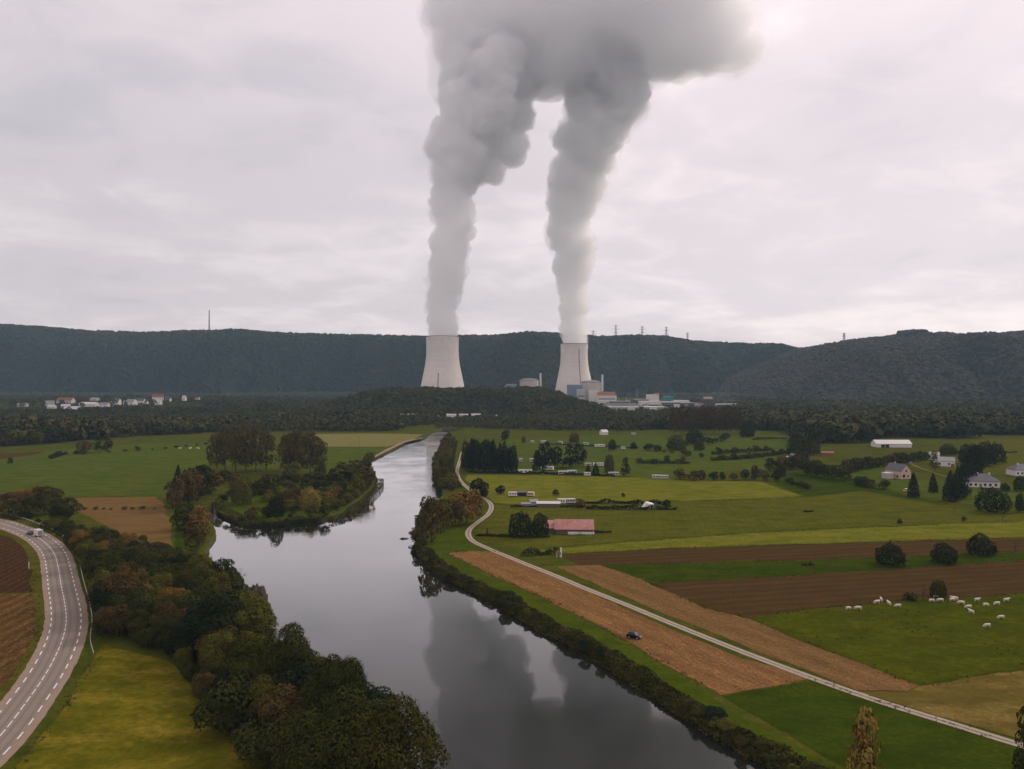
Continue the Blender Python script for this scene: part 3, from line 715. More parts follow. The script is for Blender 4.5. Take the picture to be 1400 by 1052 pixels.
crest2 = [(900, 556), (960, 548), (990, 538), (1015, 520), (1060, 497), (1100, 480), (1130, 469), (1165, 463), (1200, 460), (1226, 456), (1240, 454), (1268, 455), (1280, 457), (1330, 458), (1370, 454), (1400, 452), (1500, 446), (1700, 440), (2100, 445)]
h2 = Hill('hills', crest2, 2480, 1760, 470, 3000, 22, 8.1, 330, 10, spa=300)
rg = np.random.default_rng(21)
P = h1.points(72000, rg); P = P[np.abs(P[:, 0]) < P[:, 1] * .9]
instances('hillside_forest', DOMES, P - np.array([0, 0, 2.0]), 6.5 + 11 * rg.random(len(P)) ** 2, 'hill', 'dark blue-green forest covering the long far ridge behind the cooling towers', 'forest', rg, width=1.35)
P = h2.points(46000, rg)
instances('hillside_forest', DOMES, P - np.array([0, 0, 2.0]), 6 + 9.5 * rg.random(len(P)) ** 2, 'hill_b', 'brownish autumn forest covering the nearer hill on the right', 'forest', rg, width=1.35)
q = np.stack([rg.uniform(-2300, 2300, 17000), rg.uniform(2080, 2960, 17000), np.full(17000, -1.5)], 1)
q = q[(np.hypot(q[:, 0] + 179, q[:, 1] - 2000) > 90) & (np.hypot(q[:, 0] - 185, q[:, 1] - 2310) > 85) & ~((q[:, 0] > -60) & (q[:, 0] < 640) & (q[:, 1] < 2420)) & (np.abs(q[:, 0]) < q[:, 1] * .8)]
instances('hillfoot_forest', DOMES, q, 8 + 7 * rg.random(len(q)), 'hill', 'dark forest on the flat ground at the foot of the far ridge', 'forest', rg, width=1.3)
# the block of tall trees on the right hill's crest and along the ridge behind the right tower
def clump_on(hill, pxa, pxb, n, hh, mat, label, d0, d1):
    Q = hill.points(160000, rg); q = CX + Q[:, 0] * F / Q[:, 1]
    k = (q > pxa) & (q < pxb) & (Q[:, 1] > d0) & (Q[:, 1] < d1); Q = Q[k][:n]
    instances('ridge_grove', DOMES, Q - np.array([0, 0, 1.5]), hh * (.85 + .3 * rg.random(len(Q))), mat, label, 'grove', rg, width=.6)
clump_on(h2, 1228, 1268, 260, 21, 'hill', 'dark block of taller trees on the crest of the right hill', 2380, 2620)
clump_on(h1, 822, 916, 360, 19, 'hill', 'dark strip of taller trees on the ridge under the pylons', 3080, 3260)

# wooded mound in front of the left tower
def mound_z(x, y):
    sm = lambda t: np.clip(t, 0, 1) ** 2 * (3 - 2 * np.clip(t, 0, 1))
    fx = sm((x + 400) / 170) * sm((188 - x) / 150); fy = sm((y - 1235) / 180) * sm((1750 - y) / 150)
    return 33.5 * fx * fy
gx, gy = np.meshgrid(np.linspace(-460, 260, 60), np.linspace(1180, 1800, 50)); gz = mound_z(gx, gy) + fbm(gx, gy, 90, 2.2, 2) * 1.4 * (mound_z(gx, gy) > 3) - .3
i = np.arange(49)[:, None] * 60 + np.arange(59)[None]
tag(mobj('hill', mesh_np('hill', np.stack([gx, gy, gz], 2).reshape(-1, 3), np.stack([i, i + 1, i + 61, i + 60], 2).reshape(-1, 4), True), mats=[HILLM]), kind='structure')

# ------------------------------------------------------------------ woods on the valley floor
def zone(px): return [(p.x, p.y) for p in pxpoly(px)]
VILL = zone([(-260, 567), (270, 563), (286, 554), (270, 550.5), (-260, 550.5)])
def clear(P, polys):
    k = np.ones(len(P), bool)
    for q in polys: k &= ~inside(q, P[:, 0], P[:, 1])
    return P[k]
SHEDS = zone([(540, 575), (672, 573), (672, 569), (540, 569)])
W1 = zone([(-420, 616), (-100, 616), (0, 612), (60, 608), (130, 601), (200, 596), (290, 592), (430, 590), (520, 590), (600, 588), (640, 586), (720, 588), (830, 590), (830, 571), (600, 567), (490, 549), (300, 546), (-420, 546)])
W2 = zone([(830, 590), (900, 588), (1000, 587), (1075, 590), (1092, 607), (1190, 606), (1200, 598), (1330, 600), (1342, 595), (1420, 595), (1900, 595), (1900, 552), (1000, 552), (990, 558), (900, 561), (832, 562)])
def wood(poly, spacing, hfun, excl, cut):
    P = clear(scatter(poly, spacing, rg), excl)
    gap = np.array([noise.noise(Vector((a / 85, b / 60, 1.7))) + .4 * noise.noise(Vector((a / 30, b / 30, 6.1))) for a, b in P]); P = P[(gap > -.33) | (P[:, 1] > 1700)]
    P = np.concatenate([P, np.zeros((len(P), 1))], 1)
    h = hfun(P) * (.62 + .7 * rg.random(len(P)) ** 1.5)
    return P, h
def h1f(P):
    d = P[:, 1]; x = P[:, 0]
    wv = np.array([noise.noise(Vector((a / 55, b / 55, 4.4))) for a, b in P[:, :2]])
    h = np.where(d < 900, 15.5, np.where(d < 1100, 10.5, 9.0)); h = np.where(x > -110, np.where(d < 1260, 6.8, 9.0), h)
    h = np.where((x < -250) & (d > 1080) & (d < 1330), 6.5, h); h = h * (1 + .6 * wv); h = np.where(inside(VILL, x, d), 2.4, h)
    return np.where((d > 1960), 10.5, h)
P1, s1 = wood(W1, 9.0, h1f, [SHEDS, [(-700, 1225), (-700, 1260), (0, 1260), (0, 1225)], RIVER], 0)
def h2f(P):
    px = CX + P[:, 0] * F / P[:, 1]; d = P[:, 1]
    h = np.where(d < 1000, 17.0, 13.0); return np.where((px < 915), np.where(d < 1130, 10.5, 5.0), np.where(px < 1010, np.where(d < 1200, 17.5, 6), h))
P2, s2 = wood(W2, 9.0, h2f, [RIVER], 0)
mx = scatter([(-400, 1225), (185, 1225), (185, 1760), (-400, 1760)], 9.0, rg); mz = mound_z(mx[:, 0], mx[:, 1]); mx = np.concatenate([mx, mz[:, None]], 1)[mz > .8]
instances('woodland', MIDW, mx, (5.0 + 8.0 * rg.random(len(mx)) ** 1.4) * (1 + .5 * np.array([noise.noise(Vector((a / 70, b / 70, 2.2))) for a, b in mx[:, :2]])), 'far', 'dark wood covering the low mound in front of the left cooling tower', 'woodland', rg, width=1.25)
# the nearest trees of the two woods stand as single trees
def split(P, s, n):
    o = np.argsort(P[:, 1]); return o[:n], o[n:]
def vis(P): q = CX + P[:, 0] * F / P[:, 1]; return (q > -30) & (q < 1430)
def wood_build(P, s, n, lab_mass, lab_one, grp, mats):
    v = vis(P); o = np.argsort(np.where(v, P[:, 1], 1e9)); near = o[:n]; rest = o[n:]
    instances('woodland', MIDW, P[rest], s[rest], 'far', lab_mass, 'woodland', rg, width=1.2)
    for i in near: plant('small', P[i, 0], P[i, 1], s[i], s[i] * PR.uniform(.7, 1.05), PR.choice(mats), lab_one, grp, name='woodland_tree')
wood_build(P1, s1, 55, 'dark mixed wood stretching across the valley floor on the left below the village', 'tree along the near edge of the valley wood left of the power station', 'front trees of the left valley wood', ['mid', 'mid', 'brown', 'mid', 'olive'])
wood_build(P2, s2, 45, 'dark broad wood across the valley floor on the right below the hill', 'tree along the front edge of the wood behind the right pastures', 'front trees of the right valley wood', ['mid', 'mid', 'mid', 'olive', 'green'])
# ------------------------------------------------------------------ near wood between the road and the river
def silh(px):                                    # skyline of the near wood against the river, in photograph rows
    return np.interp(px, [0, 40, 100, 150, 230, 275, 300, 330, 350, 400, 450, 500, 540, 580, 612, 640], [690, 690, 715, 722, 742, 752, 765, 790, 812, 842, 880, 925, 945, 975, 1030, 1100])
NW = [at(*p) for p in [(2, 706), (40, 706), (92, 722), (152, 752), (228, 768), (280, 776), (300, 800), (330, 850), (362, 890), (402, 925), (452, 968), (505, 1018), (545, 1072), (566, 1118), (560, 1180), (470, 1180), (420, 1120), (372, 1050), (332, 1006), (296, 985), (262, 940), (240, 905), (196, 890), (150, 880), (134, 862), (132, 830), (126, 790), (108, 758), (88, 740), (58, 720), (20, 712)]]
rn = np.random.default_rng(5)
pts = scatter([(p.x, p.y) for p in NW], 5.2, rn, .8); pts = pts[np.argsort(-pts[:, 1])]
for x, y in pts:
    px = CX + x * F / y; base = HY + H * F / y
    lim = silh(px) + rn.uniform(-2, 20)                       # allowed top
    hmax = (base - lim) * y / F
    edge = base > np.interp(px, [0, 130, 200, 262, 330, 420], [700, 850, 872, 915, 985, 1090])    # meadow side: lower shrubs
    h = rn.uniform(7, 11.5) if y > 150 else rn.uniform(8, 13)
    if edge: h = rn.uniform(3.2, 6.0)
    h = min(h, hmax)
    if h < 1.6: continue
    sm = h < 5.0
    mat = rn.choice(['wood', 'wood', 'wood', 'green', 'brown', 'olive', 'orange'], p=[.27, .22, .14, .13, .11, .11, .02]) if not sm else rn.choice(['wood', 'bank', 'green', 'wood'])
    plant('near_shrub' if sm else 'near', x, y, h, h * (rn.uniform(1.15, 1.7) if sm else rn.uniform(.8, 1.15)), mat,
          'low dense shrub in the dark wood between road and river' if sm else 'leafy tree in the dark wood between the road and the river',
          'shrubs of the wood between road and river' if sm else 'trees of the wood between road and river', name='woodland_shrub' if sm else None)
tree('near', 172, 848, 775, 62, 'brown', 'rusty brown tree at the roadside edge of the near wood, beside the crash barrier')
tree('near', 196, 842, 790, 50, 'orange', 'orange-tinged tree just right of the rusty brown tree by the barrier')
tree('near', 160, 870, 818, 54, 'brown', 'brown tree at the corner where the olive meadow meets the near wood')
tree('near', 292, 905, 806, 84, 'green', 'big dark green domed tree in the middle of the near wood')
tree('near', 342, 902, 818, 70, 'olive', 'olive green tree right of the big domed tree in the near wood')
tree('giant', 541, 1125, 948, 146, 'wood', 'largest tree of the near wood, cut by the bottom edge beside the river')
tree('giant', 470, 1110, 938, 140, 'wood', 'second largest tree of the near wood, left of the largest at the bottom edge')
tree('giant', 455, 1030, 895, 104, 'wood', 'broad tree by the water above the two largest trees')
tree('giant', 395, 975, 850, 90, 'wood', 'broad tree below the grey rock on the riverbank')
tree('near_shrub', 318, 1000, 925, 96, 'wood', 'rounded bush standing out into the olive meadow, upper of two')
tree('near_shrub', 362, 1040, 972, 90, 'bank', 'rounded bush standing out into the olive meadow, lower of two')
tree('near_shrub', 240, 895, 862, 44, 'green', 'grey-green bush where the wood meets the top of the olive meadow')
tree('near', 40, 700, 664, 46, 'orange', 'orange autumn tree behind the far bend of the road')
tree('near', 62, 704, 664, 50, 'wood', 'dark tree right of the orange one behind the far bend of the road')
tree('near', 12, 706, 672, 40, 'brown', 'brown tree left of the orange one behind the far bend of the road')
tree('near', 88, 716, 680, 44, 'wood', 'dark rounded tree by the straw field behind the road bend')
# ragged bush with thin bare branches against the water
tree('near_shrub', 309, 806, 762, 40, 'wood', 'ragged bush with thin sprays standing against the river above the rock')
b = thing('bare_tree', 'thin pale branches rising over the water above the rock', 'tree', at(324, 806)); b.scale = (8, 8, 9)
link(bpy.data.objects.new('branches', BARE[0]), b)
# grey rock outcrop
def rock(name, px, base, wx, wy, hz, label, seed, mat, zb=-3.0, cat='rock'):
    bm = bmesh.new(); bmesh.ops.create_icosphere(bm, subdivisions=4, radius=1)
    for v in bm.verts:
        p = v.co.copy(); q = 1 + .30 * noise.noise(p * 1.6 + Vector((seed, 0, 0))) + .30 * abs(noise.noise(Vector((p.x * 4, p.y * 4, p.z * 1.6)) + Vector((0, seed, 0)))) + .12 * noise.noise(p * 9)
        v.co = Vector((p.x * q * wx, p.y * q * wy, max(-.2, p.z * q) * hz))
    me = bpy.data.meshes.new(name); bm.to_mesh(me); bm.free()
    o = mobj(name, me, mats=[mat]); p = at(px, base); o.location = (p.x, p.y, zb); return tag(o, label, cat)
ROCK = plain('rock', (.085, .074, .058), .95, .1, .55, .9)
rock('rock', 345, 848, 4.6, 6.0, 10.5, 'dark grey rock outcrop dropping to the river from the near wood', 3, ROCK)

for px, py, tp, w in [(330, 842, 806, 34), (342, 842, 803, 22), (352, 856, 828, 16), (336, 872, 838, 40)]:
    tree('near_shrub', px, py, tp, w, 'bank' if px != 342 else 'olive', 'shrub growing over the dark rock by the river', 'shrubs over the dark rock')
# ------------------------------------------------------------------ riverside planting
RB = [(572, 752), (586, 769), (610, 787), (650, 805), (690, 826), (740, 856), (800, 887), (870, 929), (930, 968), (985, 1002), (1040, 1032), (1085, 1054), (1140, 1090)]
RBP = catmull([at(*q) for q in RB], .5)
def bank_frame(P, i):
    t = (P[min(i + 1, len(P) - 1)] - P[max(i - 1, 0)]).normalized(); nn = Vector((-t.y, t.x, 0)); return nn if nn.x + nn.y > 0 else -nn
def undergrowth(name, P, n, o0, o1, hmax, leaf, mat, label, seed, zdrop=True):
    """Rank grass, bramble and nettles: nobody could count them."""
    rng = np.random.default_rng(seed); C = []; Hs = []
    while len(C) < n:
        i = rng.integers(0, len(P)); o = rng.uniform(o0, o1); q = P[i] + bank_frame(P, i) * o
        hh = hmax * max(.06, .42 + .9 * noise.noise(Vector((q.x * .13, q.y * .13, seed))) + .35 * noise.noise(Vector((q.x * .5, q.y * .5, seed + 3))))
        z0 = -1.5 * max(0, min(1, (.9 - o) / 1.2)) if zdrop else 0
        C.append((q.x, q.y, z0 + hh * rng.random() ** .7)); Hs.append(hh)
    C = np.array(C); V, Q = leaf_quads(C, unit(rng.normal(size=C.shape) + np.array([0, -.2, .8])), leaf, rng)
    me = mesh_np(name, V, Q); a_ = me.attributes.new('tint', 'FLOAT', 'POINT'); tn = np.clip(.5 + np.array([noise.noise(Vector((x * .25, y * .25, seed + 7.0))) for x, y, z in C]) * .9 + rng.normal(size=len(C)) * .12, 0, 1); a_.data.foreach_set('value', np.repeat(tn, 4).astype(np.float32))
    return tag(mobj(name, me, mats=[FOL[mat]]), label, 'undergrowth', kind='stuff')
FOL['rank'] = foliage_mat('leaves_rank', [(.020, .025, .006), (.032, .038, .008), (.044, .047, .010), (.066, .058, .014), (.10, .074, .024)], attr=True)
FOL['tuft'] = foliage_mat('leaves_tuft', [(.034, .044, .007), (.046, .054, .008), (.062, .064, .010), (.095, .078, .018)], attr=True)
undergrowth('undergrowth', RBP, 30000, -1.0, 4.6, 1.9, .5, 'rank', 'rank grass, nettles and brambles along the right riverbank', 31)
for i, p in enumerate(catmull([at(*q) for q in RB], 1.6)[:-1]):
    c = noise.noise(p * .06 + Vector((5, 1, 0)))
    if PR.random() > .30 + .9 * c: continue
    q = p + bank_frame(RBP, min(len(RBP) - 1, int(i * 3.2))) * PR.uniform(-.3, 3.6); h = PR.uniform(1.0, 2.4) + max(0, c) * 1.8
    plant('near_shrub', q.x, q.y, h, h * PR.uniform(1.0, 2.2), PR.choice(['bank', 'bank', 'wood', 'olive', 'green']), 'low shrub in the dark uneven growth lining the right riverbank', 'shrubs lining the right riverbank', name='riverbank_shrub', z=-.3)
LB = catmull([at(x, y) for x, y in [(296, 696), (306, 702), (325, 712), (350, 717), (385, 715), (410, 712), (440, 709), (465, 702), (478, 691), (490, 684), (500, 675), (510, 665), (512, 655)]], .5)
undergrowth('undergrowth', LB, 9000, -.7, 6.0, .75, .45, 'tuft', 'reeds and rank grass around the shore of the grassy river spit', 33)
UB = catmull([at(*q) for q in [(600, 668), (596, 655), (594, 645), (596, 632), (602, 616), (607, 604)]], .6)
undergrowth('undergrowth', UB, 14000, -1.0, 14.0, 3.0, .9, 'rank', 'overgrown willow scrub on the right bank beyond the river bend', 34)
treeline('shrub', [(574, 752), (571, 738), (573, 722), (578, 708), (590, 697)], 3.2, (2.2, 4.2), (.9, 1.4), ['bank', 'brown', 'wood'], 'bush on the right riverbank beside the green field corner', 'bushes beside the green field corner')
treeline('shrub', [(606, 668), (600, 658), (597, 648), (598, 634), (604, 620), (609, 608), (614, 598)], 5.0, (4, 8), (.7, 1.1), ['olive', 'bank', 'brown'], 'bushy willow along the right bank beyond the river bend', 'willows along the right bank beyond the bend', name='willow')
treeline('shrub', [(618, 672), (612, 658), (608, 645), (611, 630), (616, 616), (620, 604)], 6.0, (4, 8), (.7, 1.1), ['olive', 'bank', 'brown'], 'bushy willow along the right bank beyond the river bend', 'willows along the right bank beyond the bend', name='willow')
tree('round', 590, 742, 676, 34, 'brown', 'brown-green willow at the water on the right bank, in front of the orange trees')
tree('round', 606, 728, 680, 26, 'olive', 'slim olive tree right of the brown willow on the right bank')
tree('round', 638, 716, 668, 50, 'orange', 'large orange-brown tree inside the bend of the farm track')
tree('round', 622, 720, 682, 36, 'brown', 'brown tree left of the large orange-brown tree by the track bend')
tree('round', 655, 684, 654, 30, 'green', 'dark round tree on the farm track above the orange-brown tree')
tree('shrub', 660, 682, 662, 18, 'green', 'dark bush tucked under the round tree on the farm track')
# left peninsula
tree_p = [(296, 642, 592, 30), (308, 644, 586, 30), (322, 646, 584, 32), (336, 645, 583, 32), (350, 646, 584, 32), (364, 643, 588, 28)]
for q in tree_p: tree('poplar', *q, 'poplar', 'tall poplar in the wide clump left on the wooded river spit', 'poplars of the left clump')
for q in [(392, 650, 592, 30), (408, 652, 585, 34), (424, 650, 588, 32), (436, 648, 596, 26), (400, 646, 590, 28)]: tree('poplar', *q, 'poplar', 'tall poplar in the narrower clump right on the wooded river spit', 'poplars of the right clump')
tree('dome', 377, 708, 676, 26, 'green', 'dark tree at the tip of the water, mirrored in the river')
tree('dome', 423, 696, 664, 32, 'gold', 'round golden-orange bush on the river spit')
tree('dome', 399, 694, 664, 34, 'brown', 'round purple-brown bush left of the golden bush')
tree('dome', 331, 690, 648, 34, 'olive', 'olive-orange bush on the grassy spit')
tree('shrub', 363, 676, 650, 34, 'wood', 'dark bush behind the purple-brown bush on the spit')
tree('round', 398, 660, 630, 30, 'olive', 'pale olive tree in front of the right poplar clump')
treeline('shrub', [(366, 664), (400, 662), (440, 664), (470, 660), (500, 650)], 6, (5, 9), (1.0, 1.5), ['wood', 'green', 'wood'], 'dark bush in the hedge below the poplars on the spit', 'dark bushes below the poplars')
treeline('shrub', [(440, 652), (470, 648), (500, 640), (507, 630)], 8, (5, 10), (.9, 1.3), ['wood', 'brown', 'olive'], 'mixed bush between the poplars and the far river bend', 'bushes by the far river bend')
treeline('shrub', [(430, 700), (458, 696), (480, 684), (500, 668), (508, 656)], 5, (2.5, 5.5), (1.0, 1.6), ['bank', 'wood', 'olive', 'brown'], 'waterside bush along the right edge of the river spit', 'bushes along the right edge of the spit')
tree('round', 500, 668, 636, 28, 'brown', 'brown tree leaning over the water on the outer corner of the spit')
tree('round', 488, 676, 646, 24, 'olive', 'olive bush left of the brown tree on the outer corner of the spit')
treeline('shrub', [(310, 708), (340, 716), (372, 716), (405, 712), (430, 709)], 4, (1.2, 3.0), (1.2, 2.0), ['bank', 'olive', 'wood'], 'low bush on the front shore of the grassy spit', 'low bushes on the front shore of the spit')
rp = np.random.default_rng(61)
for x, y in scatter([(p.x, p.y) for p in pxpoly([(298, 699), (330, 713), (385, 715), (440, 709), (482, 690), (506, 662), (470, 655), (420, 664), (372, 668), (330, 664), (300, 676)])], 9.5, rp, .9):
    px = CX + x * F / y; py = HY + H * F / y
    if 308 < px < 362 and 680 < py < 704: continue
    h = rp.uniform(1.6, 6.0); plant('shrub', x, y, h, h * rp.uniform(.9, 1.6), str(rp.choice(['wood', 'bank', 'olive', 'brown', 'green', 'orange'], p=[.25, .25, .18, .16, .12, .04])), 'mixed bush in the thicket on the wooded river spit', 'bushes of the thicket on the river spit', name='spit_bush')
tree('round', 258, 690, 640, 44, 'brown', 'tall brown tree on the left bank of the side channel')
tree('round', 240, 698, 652, 34, 'brown', 'brown tree at the corner of the far straw field')
tree('round', 272, 682, 634, 36, 'wood', 'dark tree behind the tall brown one by the side channel')
tree('round', 290, 676, 642, 30, 'brown', 'reddish brown tree at the head of the side channel')
tree('round', 256, 724, 690, 40, 'wood', 'dark tree below the tall brown one by the side channel')
tree('round', 274, 730, 690, 30, 'orange', 'orange tree leaning over the side channel')
tree('round', 268, 756, 708, 38, 'brown', 'brown tree at the mouth of the side channel')
tree('conifer', 243, 664, 634, 12, 'conifer', 'small dark conifer poking above the brown trees by the side channel')
treeline('round', [(262, 660), (280, 656), (300, 660), (320, 664)], 10, (6, 10), (.8, 1.1), ['brown', 'wood', 'olive'], 'brownish tree between the side channel and the left poplars', 'brownish trees by the side channel')
treeline('shrub', [(86, 697), (140, 697), (222, 697)], 5, (.8, 1.8), (1.5, 2.4), ['wood', 'brown'], 'low scrub in the dark strip across the far straw field', 'scrub across the far straw field')
# left meadow
tree('round', 116, 620, 602, 22, 'brown', 'brown round tree at the hedge in the left meadow')
tree('column', 134, 618, 598, 12, 'green', 'dark upright tree, left of a close pair behind the left meadow')
tree('column', 147, 618, 597, 16, 'green', 'dark upright tree, right of a close pair behind the left meadow')
treeline('shrub', [(70, 628), (85, 623), (102, 621), (118, 622)], 9, (3, 5), (1.3, 2.0), ['wood', 'green'], 'dark bush in the broken hedge across the left meadow', 'bushes across the left meadow')
tree('shrub', 14, 635, 625, 8, 'wood', 'lone dark bush in the far left of the left meadow')
tree('shrub', 188, 616, 610, 9, 'wood', 'lone dark bush on the back edge of the left meadow')
treeline('shrub', [(150, 619), (180, 617), (226, 614), (290, 607)], 12, (1.5, 2.5), (1.5, 2.5), ['brown', 'wood'], 'low bush in the faint hedge behind the left meadow', 'low bushes of the faint hedge')

# ------------------------------------------------------------------ right bank: camp site trees, hedges, single trees
for q in [(638, 644, 600, 18), (650, 645, 596, 20), (662, 645, 598, 20), (675, 644, 600, 20), (690, 646, 602, 22), (700, 646, 606, 20), (645, 640, 598, 18), (668, 640, 600, 18), (684, 640, 604, 18)]:
    tree('dome' if q[0] % 3 else 'conifer', *q, 'conifer', 'dark tall evergreen in the tight row at the left end of the camp site', 'evergreens at the left end of the camp site')
tree('smallcone', 686, 644, 622, 14, 'brown', 'rusty small tree in front of the tight evergreen row')
tree('smallcone', 664, 644, 626, 12, 'brown', 'smaller rusty tree at the left of the tight evergreen row')
for q in [(738, 642, 606, 18), (750, 640, 603, 22), (762, 640, 610, 20), (778, 640, 608, 22), (790, 638, 606, 18), (797, 634, 608, 12), (733, 646, 622, 12), (743, 646, 612, 16)]:
    tree('column', *q, 'conifer', 'dark evergreen in the clump amid the caravans', 'evergreens amid the caravans')
tree('small', 691, 606, 588, 12, 'conifer', 'small dark round tree above the tight evergreen row')
tree('smallcone', 815, 650, 632, 12, 'conifer', 'dark small evergreen beside the right-hand caravans')
tree('smallcone', 804, 650, 634, 10, 'conifer', 'narrow dark evergreen left of the one beside the right-hand caravans')
tree('dome', 833, 648, 620, 16, 'brown', 'sparse brown tree behind the camp site hedge')
tree('column', 855, 652, 625, 15, 'green', 'single dark columnar tree at the corner of the yellow-green field')
tree('dome', 716, 606, 596, 6, 'brown', 'thin little tree above the evergreen clump')
tree('dome', 785, 606, 590, 15, 'brown', 'round brown tree in the far pasture above the evergreen clump')
tree('dome', 837, 616, 600, 12, 'green', 'dark round tree by the far caravans, left of two')
tree('dome', 866, 614, 604, 10, 'green', 'dark round tree by the far caravans, right of two')
tree('shrub', 886, 616, 606, 16, 'green', 'dark bush at the end of the far hedge')
tree('dome', 924, 616, 594, 28, 'mid', 'broad dark tree in the middle of the far pasture')
tree('dome', 950, 608, 586, 26, 'green', 'dark tree behind the broad one in the far pasture')
tree('dome', 956, 616, 602, 16, 'mid', 'smaller tree right of the broad one in the far pasture')
treeline('small', [(940, 610), (965, 609), (985, 604), (1005, 602)], 14, (5, 9), (.9, 1.3), ['mid', 'green'], 'small tree in the row running right from the far pasture trees', 'row of small trees in the far pasture')
tree('dome', 1021, 598, 582, 22, 'green', 'dark round tree in front of the far wood above the hedged fields')
tree('dome', 1090, 624, 590, 30, 'mid', 'big pale green tree at the left end of the right wood')
tree('dome', 1108, 622, 600, 26, 'mid', 'green tree right of the big pale one by the red container')
tree('dome', 712, 734, 698, 38, 'green', 'left and larger of two dark round trees beside the red roofed barn')
tree('dome', 739, 733, 700, 28, 'green', 'right and smaller of two dark round trees beside the red roofed barn')
tree('shrub', 684, 676, 664, 14, 'green', 'small dark round bush by the white caravan near the track')
tree('shrub', 760, 678, 669, 11, 'green', 'lonely small dark bush in the yellow-green field')
tree('shrub', 852, 680, 674, 6, 'green', 'tiny dark bush right in the yellow-green field')
tree('shrub', 794, 695, 682, 15, 'brown', 'brown bush at the left end of the hedged garden')
tree('shrub', 911, 696, 683, 15, 'green', 'dark bush at the right end of the hedged garden')
tree('column', 666, 731, 722, 4, 'green', 'short dark post-like bush by the track bend')
tree('dome', 1218, 773, 741, 40, 'green', 'largest dark round tree in the green strip, leftmost of three')
tree('dome', 1290, 770, 740, 36, 'green', 'dark round tree in the green strip, middle of three')
tree('dome', 1340, 759, 728, 40, 'green', 'dark round tree in the green strip, rightmost of three')
tree('shrub', 1358, 759, 746, 12, 'green', 'small bush leaning on the right of the rightmost round tree')
tree('dome', 1283, 818, 792, 24, 'wood', 'dark bush behind the cattle at the edge of the ploughed field')
tree('shrub', 1246, 820, 810, 24, 'wood', 'low dark thicket left of the bare sapling behind the cattle')
tree('dome', 1357, 700, 665, 46, 'green', 'large dark spreading tree in front of the white house with hip roof')
tree('dome', 1394, 700, 672, 12, 'green', 'dark bush cut by the right edge of the picture below the houses')
tree('conifer', 1249, 680, 645, 18, 'conifer', 'pointed conifer in front of the pink house')
tree('conifer', 1276, 674, 646, 13, 'conifer', 'slim conifer between the pink house and the white one')
tree('conifer', 1300, 686, 642, 24, 'conifer', 'broad tall conifer, left of a touching pair before the white house')
tree('conifer', 1310, 682, 636, 20, 'conifer', 'narrower tall conifer, right of a touching pair before the white house')
tree('column', 1322, 680, 654, 15, 'green', 'short dark conifer right of the touching pair')
for q in [(1324, 664, 622, 26), (1332, 650, 606, 30), (1348, 638, 602, 28), (1362, 634, 604, 26), (1334, 636, 604, 24), (1322, 634, 606, 24)]:
    tree('dome', *q, 'green', 'dark tree in the big clump behind the white house with hip roof', 'dark clump behind the white house')
tree('dome', 1296, 622, 606, 26, 'mid', 'yellow-green tree behind the white outbuilding')
tree('column', 1278, 644, 616, 14, 'olive', 'upright olive tree beside the lane between the houses')
tree('dome', 1394, 672, 650, 18, 'conifer', 'dark tree in front of the house at the right edge')
tree('dome', 1374, 672, 660, 14, 'green', 'dark bush right of the white house with hip roof')
treeline('shrub', [(930, 656), (960, 657), (1000, 657), (1030, 656), (1072, 660)], 7, (4, 7.5), (.9, 1.4), ['mid', 'green', 'brown'], 'bush in the long hedge behind the yellow-green field', 'bushes of the long hedge', name='hedge_bush')
tree('dome', 1066, 652, 636, 18, 'green', 'round dark tree in the right end of the long hedge')
tree('shrub', 1034, 654, 636, 16, 'brown', 'brown tree in the middle of the long hedge')
treeline('shrub', [(1076, 660), (1090, 664), (1106, 670)], 5, (2, 3.5), (1.2, 2), ['green', 'wood'], 'low bush on the field boundary running down from the long hedge', 'low bushes on the field boundary')
treeline('round', [(1054, 645), (1070, 644), (1090, 642), (1094, 638)], 9, (9, 13), (.9, 1.2), ['mid', 'brown', 'mid'], 'tree in the group between the long hedge and the blue shed', 'trees left of the blue shed')
treeline('round', [(1104, 650), (1124, 653), (1140, 656), (1158, 658)], 8, (9, 13), (.9, 1.3), ['mid', 'wood', 'mid'], 'tree in the thick hedge left of the pink house', 'thick hedge left of the pink house', name='hedge_bush')
treeline('shrub', [(1160, 646), (1180, 642), (1204, 638), (1230, 634), (1256, 630), (1270, 628)], 8, (6, 10), (.9, 1.4), ['mid', 'wood', 'brown'], 'bush in the hedge below the long white barn', 'hedge below the long white barn', name='hedge_bush')
treeline('shrub', [(1172, 662), (1186, 667), (1200, 668), (1212, 670)], 6, (4, 7), (1, 1.5), ['mid', 'wood'], 'bush in the small group below the pink house', 'bushes below the pink house')
tree('dome', 1230, 716, 709, 7, 'wood', 'tiny lone tree in the olive field below the conifers')
tree('shrub', 1318, 714, 706, 7, 'wood', 'tiny dark bush in the olive field, beside a bare sapling')
for px, ba, tp, lb in [(1262, 822, 790, 'bare sapling between the thicket and the bush behind the cattle'), (1388, 756, 732, 'bare spreading little tree at the right end of the green strip'), (1304, 702, 690, 'small bare sapling below the touching conifers'), (1370, 714, 700, 'bare little tree in the yellow-green strip at the right')]:
    p = at(px, ba); h = (ba - tp) * p.y / F
    b = thing('bare_tree', lb, 'tree', p); b.scale = (h * .75, h * .75, h); link(bpy.data.objects.new('branches', PR.choice(BARE)), b)
tree('column', 1187, 1112, 965, 54, 'gold', 'golden-brown poplar top rising from the bottom edge on the right')
tree('column', 1176, 1108, 985, 40, 'orange', 'rust-coloured companion at the foot of the golden-brown poplar')
tree('column', 1400, 1080, 965, 34, 'wood', 'dark tree cut by the right edge near the end of the track')
